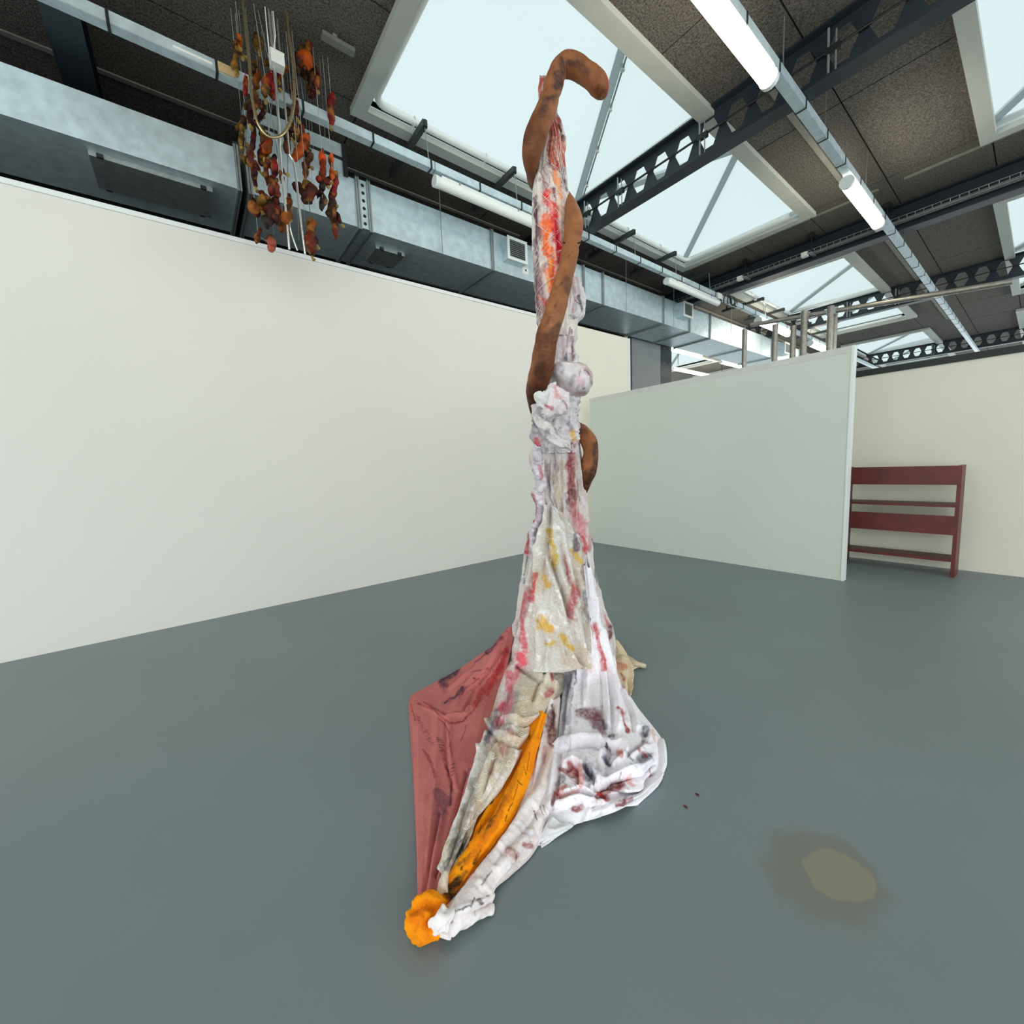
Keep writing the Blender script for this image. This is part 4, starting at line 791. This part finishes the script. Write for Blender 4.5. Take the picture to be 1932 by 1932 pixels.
# turned corner of the sheet
patch('turned_corner', [[(1038, 1540, .05), (1060, 1550, .05), (1084, 1556, .03)], [(1020, 1570, .03), (1045, 1572, .04), (1076, 1566, .012)], [(1012, 1576, .012), (1016, 1588, .01), (1022, 1598, .008)]], 30, 40, (226, 224, 228), CLOTH, SC, folds=((1.5, .014, .2),), seed=2)
orange_st = [([(846, 1690), (858, 1668), (862, 1655)], 7, (20, 18, 16)), ([(850, 1680), (860, 1662)], 7, (22, 20, 18)), ([(930, 1548), (945, 1520), (952, 1505)], 3, (120, 66, 14)), ([(912, 1580), (930, 1550)], 4, (56, 40, 18), .85), ([(893, 1628), (905, 1605)], 2.5, (24, 20, 18)), ([(870, 1640), (886, 1612)], 2.5, (70, 46, 16)), ([(903, 1572), (906, 1556)], 2, (40, 30, 16)), ([(868, 1630), (880, 1622)], 4, (110, 70, 20), .8),
    ([(994, 1455), (998, 1420)], 1, (50, 30, 14)), ([(988, 1445), (992, 1462)], 1, (50, 30, 14)), ([(968, 1510), (976, 1480)], 1, (50, 30, 14)), ([(976, 1472), (984, 1482)], 1.2, (40, 24, 14)), ([(958, 1530), (966, 1515)], 1.4, (60, 36, 14)), ([(940, 1530), (946, 1517)], 1.2, (40, 26, 14)), ([(952, 1550), (956, 1538)], 1.2, (50, 30, 14)), ([(922, 1552), (935, 1538)], 1.4, (40, 26, 14)), ([(980, 1430), (960, 1500), (930, 1560), (880, 1630)], 5, (214, 112, 14), .8), ([(880, 1645), (870, 1655)], 3, (110, 70, 20), .8)]  # the long deep orange stroke paints shade into the valley between the folds
patch('orange_cloth', [
    [(1012, 1340, .13), (1022, 1345, .14), (1032, 1350, .12)],
    [(984, 1408, .08), (1000, 1415, .11), (1013, 1420, .08)],
    [(958, 1465, .07), (985, 1468, .10), (1003, 1462, .07)],
    [(905, 1530, .07), (945, 1538, .10), (976, 1532, .06)],
    [(886, 1580, .07), (915, 1584, .095), (943, 1582, .06)],
    [(862, 1630, .06), (880, 1636, .085), (899, 1638, .055)],
    [(836, 1675, .05), (852, 1680, .075), (866, 1677, .05)],
    [(812, 1706, .05), (824, 1710, .07), (840, 1706, .05)]], 90, 340, (254, 156, 10), FELT, SC, folds=((1.5, .012, .15), (3, .006, -.1)), rough=((14, .003),), creases=fold([(1008, 1400), (975, 1475), (935, 1550), (895, 1605), (855, 1665)], .020, 6, 1)+fold([(995, 1400), (955, 1490), (912, 1560), (870, 1630)], .014, 5, 1)+fold([(925, 1530), (905, 1570), (890, 1600)], .010, 4, 1), strokes=orange_st, washes=(((240, 128, 4), 8, .1, .6),), seed=53)
# the knotted orange end
kn = onz(806, 1730, .055)
th, ph = np.meshgrid(np.linspace(0, 2*math.pi, 60, endpoint=False), np.linspace(.02, math.pi-.02, 44))
Dk = np.stack([np.cos(th)*np.sin(ph), np.sin(th)*np.sin(ph), np.cos(ph)], -1); Q = Dk.reshape(-1, 3)
rad = (.058*(1+.26*(1-2.4*np.abs(fbm(Q*1.7+Q[:, [1, 2, 0]]*.8, 3, 1)))+.10*fbm(Q*5, 9, 2))).reshape(ph.shape)
Gk = kn+Dk*rad[..., None]*np.array([1, 1, .85]); Gk[..., 2] = np.maximum(Gk[..., 2], .004)
ck = wash(Gk.reshape(-1, 3), np.tile(lin((254, 152, 10)), (Gk.size//3, 1)), (234, 116, 4), 22, .1, .7, 4)
grid_obj('orange_knot', Gk, ck, FELT, SC, closed=True, cap=True)
patch('knot_tail', [[(792, 1745, .05), (802, 1752, .05), (812, 1746, .05)], [(798, 1758, .02), (806, 1762, .025), (814, 1756, .02)], [(806, 1770, .008), (810, 1771, .008), (813, 1768, .008)]], 16, 16, (236, 132, 6), FELT, SC, seed=2)
patch('white_tail', [[(822, 1720, .085), (840, 1716, .10), (862, 1712, .08)], [(816, 1732, .09), (832, 1730, .11), (858, 1726, .09)], [(811, 1742, .08), (824, 1743, .095), (850, 1738, .08)], [(812, 1747, .06), (826, 1752, .07), (850, 1750, .06)]], 40, 40, (238, 232, 230), CLOTH, SC, folds=((2, .014, .4),), rough=((30, .006),), seed=6)
patch('cream_cloth', [[(1140, 1200, 0, .05), (1152, 1204, 0, .06), (1162, 1212, 0, .10)], [(1146, 1235, .06), (1162, 1232, .09), (1184, 1240, .04)], [(1158, 1265, .04), (1176, 1262, .07), (1192, 1262, .02)], [(1170, 1290, .02), (1182, 1290, .04), (1192, 1280, .01)], [(1180, 1318, .008), (1185, 1318, .012), (1191, 1310, .008)]], 44, 80, (206, 190, 160), CLOTH, SC, folds=((2.5, .022, .2),), rough=((18, .010),), strokes=[([(1166, 1254), (1180, 1258)], 5, (190, 84, 48)), ([(1154, 1212), (1160, 1224)], 4, (170, 80, 60)), ([(1172, 1272), (1178, 1282)], 3, (150, 70, 44)), ([(1178, 1284)], 3, (170, 90, 70))], seed=61)
patch('cream_tail', [[(1178, 1234, .05), (1188, 1246, .05), (1192, 1264, .015)], [(1198, 1246, .035), (1203, 1253, .045), (1206, 1260, .01)], [(1216, 1252, .02), (1218, 1256, .03), (1219, 1261, .008)]], 24, 30, (206, 192, 166), CLOTH, SC, folds=((2, .012, .1),), seed=63)

# --- the brown stuffed limb that winds round the column
BR = (146, 94, 60); DB = (84, 46, 28)
limb_st = [([(1058, 120), (1063, 128)], 9, (44, 38, 40), .85), ([(1078, 118), (1095, 122), (1106, 130)], 10, (40, 32, 32), .85), ([(1052, 140), (1055, 162)], 6, (44, 40, 46), .85), ([(1034, 184), (1048, 182)], 6, (60, 48, 44), .7), ([(1028, 190), (1022, 215)], 7, (44, 40, 46), .8), ([(1000, 240), (994, 268)], 6, (60, 42, 34), .8), ([(1014, 240), (1000, 280), (1000, 335)], 22, (98, 56, 32), .75), ([(1150, 140), (1153, 168)], 5, (176, 36, 30)), ([(1132, 165), (1136, 180)], 12, (92, 46, 32), .6), ([(1100, 140), (1130, 165)], 16, (128, 70, 40), .4), ([(1130, 160), (1128, 170)], 1.5, (60, 34, 28)),
    ([(1012, 232), (1026, 228)], 2, (100, 60, 40), .7), ([(1088, 440), (1094, 446)], 5, (110, 70, 46), .7), ([(1074, 530), (1078, 545)], 9, (66, 50, 44), .7), ([(1052, 615), (1050, 630)], 8, (60, 46, 36), .8), ([(1030, 632), (1040, 628)], 5, (96, 74, 48), .7),
    ([(1030, 652), (1032, 690), (1018, 730), (1008, 760)], 34, (88, 46, 26), .9), ([(1022, 690), (1020, 706)], 10, (56, 32, 22), .8), ([(1006, 745), (1006, 780)], 18, (66, 38, 24), .9), ([(1100, 815), (1114, 850), (1108, 890), (1103, 930)], 9, (134, 78, 38), .6), ([(1124, 838), (1124, 868), (1112, 910)], 6, (40, 30, 28), .85), ([(1092, 806), (1100, 812)], 6, (60, 40, 32), .7), ([(1105, 925), (1102, 940)], 9, (46, 32, 26), .9), ([(1108, 893), (1108, 905)], 5, (50, 36, 30), .7), ([(1076, 478), (1072, 484)], 1.5, (70, 44, 34)), ([(1050, 570), (1046, 582)], 1.8, (84, 56, 40)), ([(1056, 540), (1060, 534)], 2, (80, 54, 40)), ([(1064, 508), (1066, 514)], 2, (80, 52, 38)), ([(1038, 600), (1030, 618)], 2, (96, 62, 44))]
limb = [(1137, 184, 3, -.10), (1136, 178, 13, -.10), (1131, 164, 19, -.11), (1121, 150, 19, -.12), (1106, 139, 18, -.12), (1090, 127, 19, -.12), (1075, 121, 20, -.12), (1060, 124, 20, -.12), (1051, 140, 17, -.12), (1045, 160, 18, -.12), (1038, 182, 19, -.13), (1030, 206, 20, -.14), (1019, 234, 20, -.15), (1009, 262, 20.5, -.14), (1002, 295, 18, -.10), (1003, 322, 12, -.02), (1010, 345, 12, .13), (1030, 362, 12, .2), (1055, 364, 12, .17), (1071, 374, 9, .02), (1079, 395, 13, -.10), (1083, 426, 17.5, -.15), (1079, 456, 16.5, -.17), (1074, 484, 16.5, -.19), (1067, 514, 17.5, -.22), (1056, 556, 18.5, -.25), (1044, 598, 20, -.27), (1034, 632, 21.5, -.27), (1028, 665, 22, -.25), (1024, 690, 21.5, -.23), (1016, 716, 20, -.18), (1009, 740, 16, -.08), (1008, 764, 11, .05), (1018, 784, 11, .2), (1045, 796, 12, .26), (1070, 800, 12, .22), (1086, 808, 13, .12), (1100, 818, 14.5, .02), (1111, 834, 15, -.02), (1115, 852, 14, -.04), (1113, 872, 15, -.04), (1111, 888, 15, -.03), (1107, 906, 11, 0), (1103, 926, 6, .03), (1101, 940, 2, .05)]
lo = limb_px('brown_limb', limb, BR, SKIN, SC, 30, 12, strokes=limb_st, washes=(((128, 74, 42), 7, .0, .55), ((176, 116, 72), 10, .2, .45), ((88, 56, 42), 30, .38, .6)), seed=71, lump=.13, creases=((7, .4, .14), (9.8, .3, .12), (22.3, .18, .12), (27.5, .3, .06)))
cz = [fac(1079+16*math.cos(a), 457+3*math.sin(a), -.19-.02*math.sin(a)) for a in np.linspace(.1, 3.1, 9)]
MB().tube(cz, .004, 5).build('tied_cord', SKIN, SC)

# two scraps of red thread on the floor
for x, y, lab in ((1314, 1498, 'tiny dark red scrap on the grey floor, further from the white sheet'), (1292, 1521, 'tiny thin red thread on the grey floor, nearer the white sheet')):
    p = onz(x, y, .003); q = onz(x+4, y+5, .003); r_ = onz(x-3, y-2, .004)
    tag(MB().tube([r_, p, (p+q)/2+np.array([.004, -.003, .002]), q], [.001, .004, .003, .001], 6).build('thread_scrap', mat('dark_red_thread', (90, 24, 26), .8), None, p), lab, 'scrap')

# ------------------------------------------------------------------ strands of stuffed cloth pieces hung before the duct
def stuffed(x, y, ln, wd3, ang, c, d_, root, tail):
    """one stuffed piece: zoomed pixel centre (x, y), length, width, lean in degrees"""
    k = .2277; px, py = 330+x*k, 60+y*k; a = math.radians(ang); L = ln*k*.60; Wd = wd3*k*.44
    dx, dy = math.sin(a), math.cos(a); Yc = HY+d_; n = 9
    pts = []; rs = []
    for s in np.linspace(-1, 1, n):
        bend = 3.4*math.sin(2.6*s+x)
        p = onY(px+dx*L*s+dy*bend*.4, py+dy*L*s-dx*bend*.4, Yc+.03*math.sin(3*s+y)); pts.append(p)
        rs.append(max(.22, (1-abs(s)**2.6)**.5*(1+.16*math.sin(5*s+x*.1))))
    dep = np.mean(proj(np.array(pts))[2]); r = np.array(rs)*Wd*dep/F
    C = np.array(pts); t = np.linspace(0, n-1, 25); C = catmull(C, t); r = np.maximum(catmull(r, t), .006)
    th = np.linspace(0, 2*math.pi, 14, endpoint=False); T = np.gradient(C, axis=0); T /= np.linalg.norm(T, axis=1, keepdims=True)
    s1 = np.cross(T, [0, 1., 0]); s1 /= np.linalg.norm(s1, axis=1, keepdims=True)+1e-9; s2 = np.cross(T, s1)
    dirs = np.cos(th)[None, :, None]*s1[:, None]+np.sin(th)[None, :, None]*s2[:, None]; G = C[:, None]+r[:, None, None]*dirs
    kk = (1+.55*fbm(G.reshape(-1, 3)*13, int(x), 2)+.25*fbm(G.reshape(-1, 3)*40, int(y), 2)).reshape(25, 14); G = C[:, None]+(r[:, None]*kk)[..., None]*dirs
    V = G.reshape(-1, 3); col = np.tile(lin(c), (len(V), 1)); col = wash(V, col, [v*.35 for v in c], 13, -.1, .85, int(y)); col = wash(V, col, (170, 112, 40), 18, .2, .6, int(x+y))
    o = grid_obj('stuffed_piece', G, col, SKIN, root, closed=True, cap=True)
    if tail:                                        # frayed yellow tuft
        e = C[-1]; T_ = T[-1]; m = MB()
        m.tube([e-T_*.01, e+T_*.02, e+T_*.04+np.array([.012, 0, 0])], [.010, .012, .020], 7); m.build('tuft', TUFT, o)
TUFT = mat('yellow_netting', (150, 124, 60), .8, noise=(60, .2))
HY = 4.72
OL = (104, 76, 26); OR = (176, 74, 16); DR = (72, 20, 16); RB = (100, 36, 20); BRN = (84, 46, 24); CRM = (122, 26, 24); GB = (52, 38, 30); OB = (128, 66, 20)
strands = [
    ('strand of olive and orange stuffed pieces at the far edge of the hanging cluster', -.05, 515, [(535, 70, 90, 50, 0, OR, 1), (525, 150, 90, 45, 40, OL, 1), (500, 240, 150, 45, 0, OL, 1), (515, 325, 60, 35, 0, OL, 0)]),
    ('strand ending in a thin dark red pod beside the beaded hose top', .02, 590, [(590, 430, 180, 50, -10, CRM, 0), (575, 1060, 50, 40, 30, OL, 1)]),
    ('strand of olive knotted pieces hanging in front of the dark void', .04, 555, [(560, 760, 90, 60, -20, BRN, 0), (555, 850, 150, 50, 0, OL, 1), (555, 945, 50, 40, 0, OL, 0)]),
    ('long strand of dark red pods between the hoses', -.04, 650, [(660, 560, 150, 50, 0, BRN, 1), (625, 680, 150, 60, 0, DR, 1), (650, 870, 200, 50, 0, DR, 1), (640, 1080, 170, 60, 0, DR, 0), (665, 1200, 160, 50, 0, DR, 1)]),
    ('strand of olive brown pieces that starts beside the white junction box', .05, 690, [(690, 90, 130, 70, 0, OL, 1), (675, 380, 170, 70, 0, OB, 1), (700, 710, 150, 50, -30, DR, 0), (740, 880, 90, 60, 0, OL, 1), (720, 1040, 120, 80, 0, DR, 0)]),
    ('strand of red brown pieces that passes right under the junction box', -.08, 790, [(750, 450, 160, 70, 0, OL, 1), (805, 360, 200, 70, -40, CRM, 0), (815, 490, 130, 50, 0, CRM, 0), (765, 960, 140, 75, -20, OR, 1), (760, 1180, 160, 50, 0, DR, 0), (825, 1130, 130, 60, 0, CRM, 0)]),
    ('heavy bunch of brown and yellow stuffed pieces low over the white wall', -.12, 770, [(800, 1280, 150, 70, 0, RB, 1), (840, 1345, 150, 60, 0, RB, 0), (880, 1200, 90, 40, 0, BRN, 0), (660, 1470, 110, 80, 20, RB, 0), (720, 1420, 120, 70, 0, OL, 1), (780, 1500, 150, 90, 0, RB, 0), (770, 1575, 100, 70, 0, GB, 0), (840, 1505, 160, 80, 0, RB, 0), (905, 1570, 160, 70, -20, OB, 0)]),
    ('small strand of orange brown pieces tucked behind the shiny cords', .08, 920, [(890, 340, 120, 60, -30, OB, 1), (940, 650, 70, 50, 0, BRN, 1), (930, 1450, 120, 60, -30, OB, 1), (950, 1520, 80, 50, 0, OB, 0)]),
    ('strand topped by a bright orange ball of stuffed cloth', 0, 1100, [(1110, 120, 110, 80, 0, RB, 0), (1085, 250, 120, 120, 0, OR, 1), (1020, 290, 120, 60, 0, GB, 0), (1080, 340, 100, 70, 0, BRN, 0), (1130, 440, 180, 60, -10, BRN, 0), (1175, 400, 150, 50, -8, RB, 0), (1140, 510, 80, 50, 0, DR, 0)]),
    ('strand with an orange red limb shape right of the hanging hose loop', .03, 1000, [(1010, 620, 150, 50, 0, DR, 1), (985, 520, 120, 50, 0, DR, 0), (930, 920, 150, 70, -10, BRN, 0), (1000, 850, 100, 60, 0, OL, 1), (1045, 960, 220, 80, -30, OR, 0), (1110, 1070, 120, 60, -20, BRN, 0), (1075, 1150, 120, 50, 0, OB, 1)]),
    ('lone pair of dark red brown lumps before the bright duct face', -.02, 1075, [(1040, 1310, 130, 80, 60, DR, 0), (1110, 1350, 130, 90, -30, RB, 0)]),
    ('brown bunch lowest down, touching the top of the white wall', -.06, 1130, [(1120, 1680, 160, 80, -10, RB, 0), (1130, 1620, 90, 60, -30, OB, 0), (1135, 1790, 120, 80, 0, RB, 1)]),
    ('pink red lumps sitting just above the white wall', .06, 690, [(690, 1690, 110, 45, -20, RB, 0), (800, 1760, 90, 80, 0, (170, 84, 70), 0)]),
    ('single crimson pod hung on a clear thread before the ceiling boards', 0, 1250, [(1300, 640, 230, 65, -5, CRM, 1)]),
    ('strand of bright orange and red pods hanging apart before the shiny duct', -.03, 1225, [(1225, 1090, 210, 55, 0, (200, 70, 28), 0), (1235, 1240, 100, 55, 80, CRM, 0), (1222, 1300, 100, 45, 0, GB, 0), (1222, 1410, 130, 60, 0, GB, 0)]),
    ('strand of red pods ending in a long brown tail before the shiny duct', .02, 1300, [(1300, 1120, 200, 52, 0, (192, 84, 34), 1), (1315, 1300, 180, 65, -15, CRM, 1), (1290, 1460, 130, 70, -12, BRN, 0), (1312, 1520, 110, 60, -12, BRN, 0), (1337, 1625, 160, 52, -5, RB, 0)]),
]
for lab, dy, tx, pcs in strands:
    top = onY(330+tx*.2277, 60+pcs[0][1]*.2277, HY+dy); g = empty('stuffed_strand', (top[0], top[1], ZC), label=lab, cat='hanging art', group='strands of stuffed cloth pieces')
    for p in pcs: stuffed(*p[:6], dy, g, p[6])
    for j, p in enumerate(pcs[1:]):
        if len(pcs) > 1: stuffed(p[0]+(16 if j % 2 else -18), p[1]-p[2]*.55, p[2]*.6, p[3]*.7, p[4]+(35 if j % 2 else -30), (OL, DR, BRN, RB, GB)[(j+int(tx)) % 5], dy+.03, g, j % 2)
    cs = [onY(330+p[0]*.2277, 60+p[1]*.2277, HY+dy) for p in pcs]
    zlo = min(c[2] for c in cs)
    th_ = MB().tube([(cs[0][0], HY+dy, ZC)]+[c for c in sorted(cs, key=lambda c: -c[2])], .0025, 4); th_.build('thread', THREADM, g)
rng = random.Random(9)
ct = empty('clear_threads', (1.4, HY, ZC), label='loose clear threads hanging between the stuffed strands', cat='thread')
for i in range(16):
    x = 330+rng.uniform(720, 1290)*.2277; y1 = rng.uniform(260, 470); a = onY(x, 200, HY+.1); b = onY(x+4, y1, HY+.1)
    MB().tube([(a[0], HY+.1, ZC), b], .0016, 3).build('strand_thread', THREADM, ct)
# shiny cords, beaded hose loop and junction box
k = .2277
def zp(x, y, d=0): return onY(330+x*k, 60+y*k, HY+d)
CHROME = mat('shiny_cord', (222, 222, 216), .2, metal=.8)
def cord(name, pts, r, lab, cat, m=CHROME, d=-.15):
    P = [zp(x, y, d) for x, y in pts]; P = catmull(np.array(P), np.linspace(0, len(P)-1, 8*len(P)))
    g = empty(name, (P[0][0], P[0][1], ZC), label=lab, cat=cat); MB().tube(P, r, 8).build('cord_run', m, g)
    MB().tube([P[0], (P[0][0], P[0][1], ZC)], r*.8, 6).build('cord_top', m, g); return g, P
cord('shiny_cable', [(820, 290), (845, 540), (860, 800), (880, 1100), (905, 1350), (930, 1600), (948, 1800)], .011, 'shiny cord hanging straight from the white junction box to the wall top', 'cord')
cord('shiny_cable', [(830, 290), (856, 640), (875, 900), (890, 1180), (925, 1450), (960, 1650), (1015, 1810)], .008, 'thinner shiny cord beside the straight one, ending further right', 'cord', d=-.12)
cord('shiny_cable', [(950, 1020), (985, 1090), (1010, 1260), (1035, 1500), (1060, 1700), (1078, 1840)], .011, 'shiny cord that starts halfway down, right of the straight cords', 'cord', d=-.1)
cord('white_wire', [(768, 30), (782, 180)], .006, 'slanted white wire left above the junction box', 'wire', LABELM); cord('white_wire', [(832, 30), (815, 180)], .006, 'slanted white wire right above the junction box', 'wire', LABELM)
hg, HP = cord('beaded_hose', [(945, 30), (970, 200), (988, 400), (985, 600), (950, 760), (890, 850), (820, 875), (750, 850), (680, 740), (640, 560), (625, 400), (612, 220), (590, 30)], .012, 'ribbed metal hose hanging in a loop among the stuffed strands', 'hose', mat('ribbed_metal', (170, 156, 120), .3, metal=.8), -.2)
for i in range(0, 40):
    p = HP[i]; q = HP[i+1]; MB().tube([p, p+(q-p)*.3], .0155, 8).build('rib', MATS['ribbed_metal'], hg)
MB().tube([HP[-1], (HP[-1][0], HP[-1][1], ZC)], .01, 6).build('cord_top', MATS['ribbed_metal'], hg)
c = zp(845, 245, -.16); bx = empty('junction_box', (c[0], c[1], c[2]), label='white plastic junction box the shiny cords hang from', cat='box')
MB().box(c[0]-.055, c[0]+.055, c[1]-.05, c[1]+.05, c[2]-.055, c[2]+.045).build('housing', LABELM, bx); MB().box(c[0]-.058, c[0]+.058, c[1]-.053, c[1]+.053, c[2]+.045, c[2]+.055).build('lid', LABELM, bx)
MB().tube([(c[0], c[1]+.02, c[2]+.05), (c[0], c[1]+.02, ZC)], .006, 6).build('drop_wire', THREADM, bx)
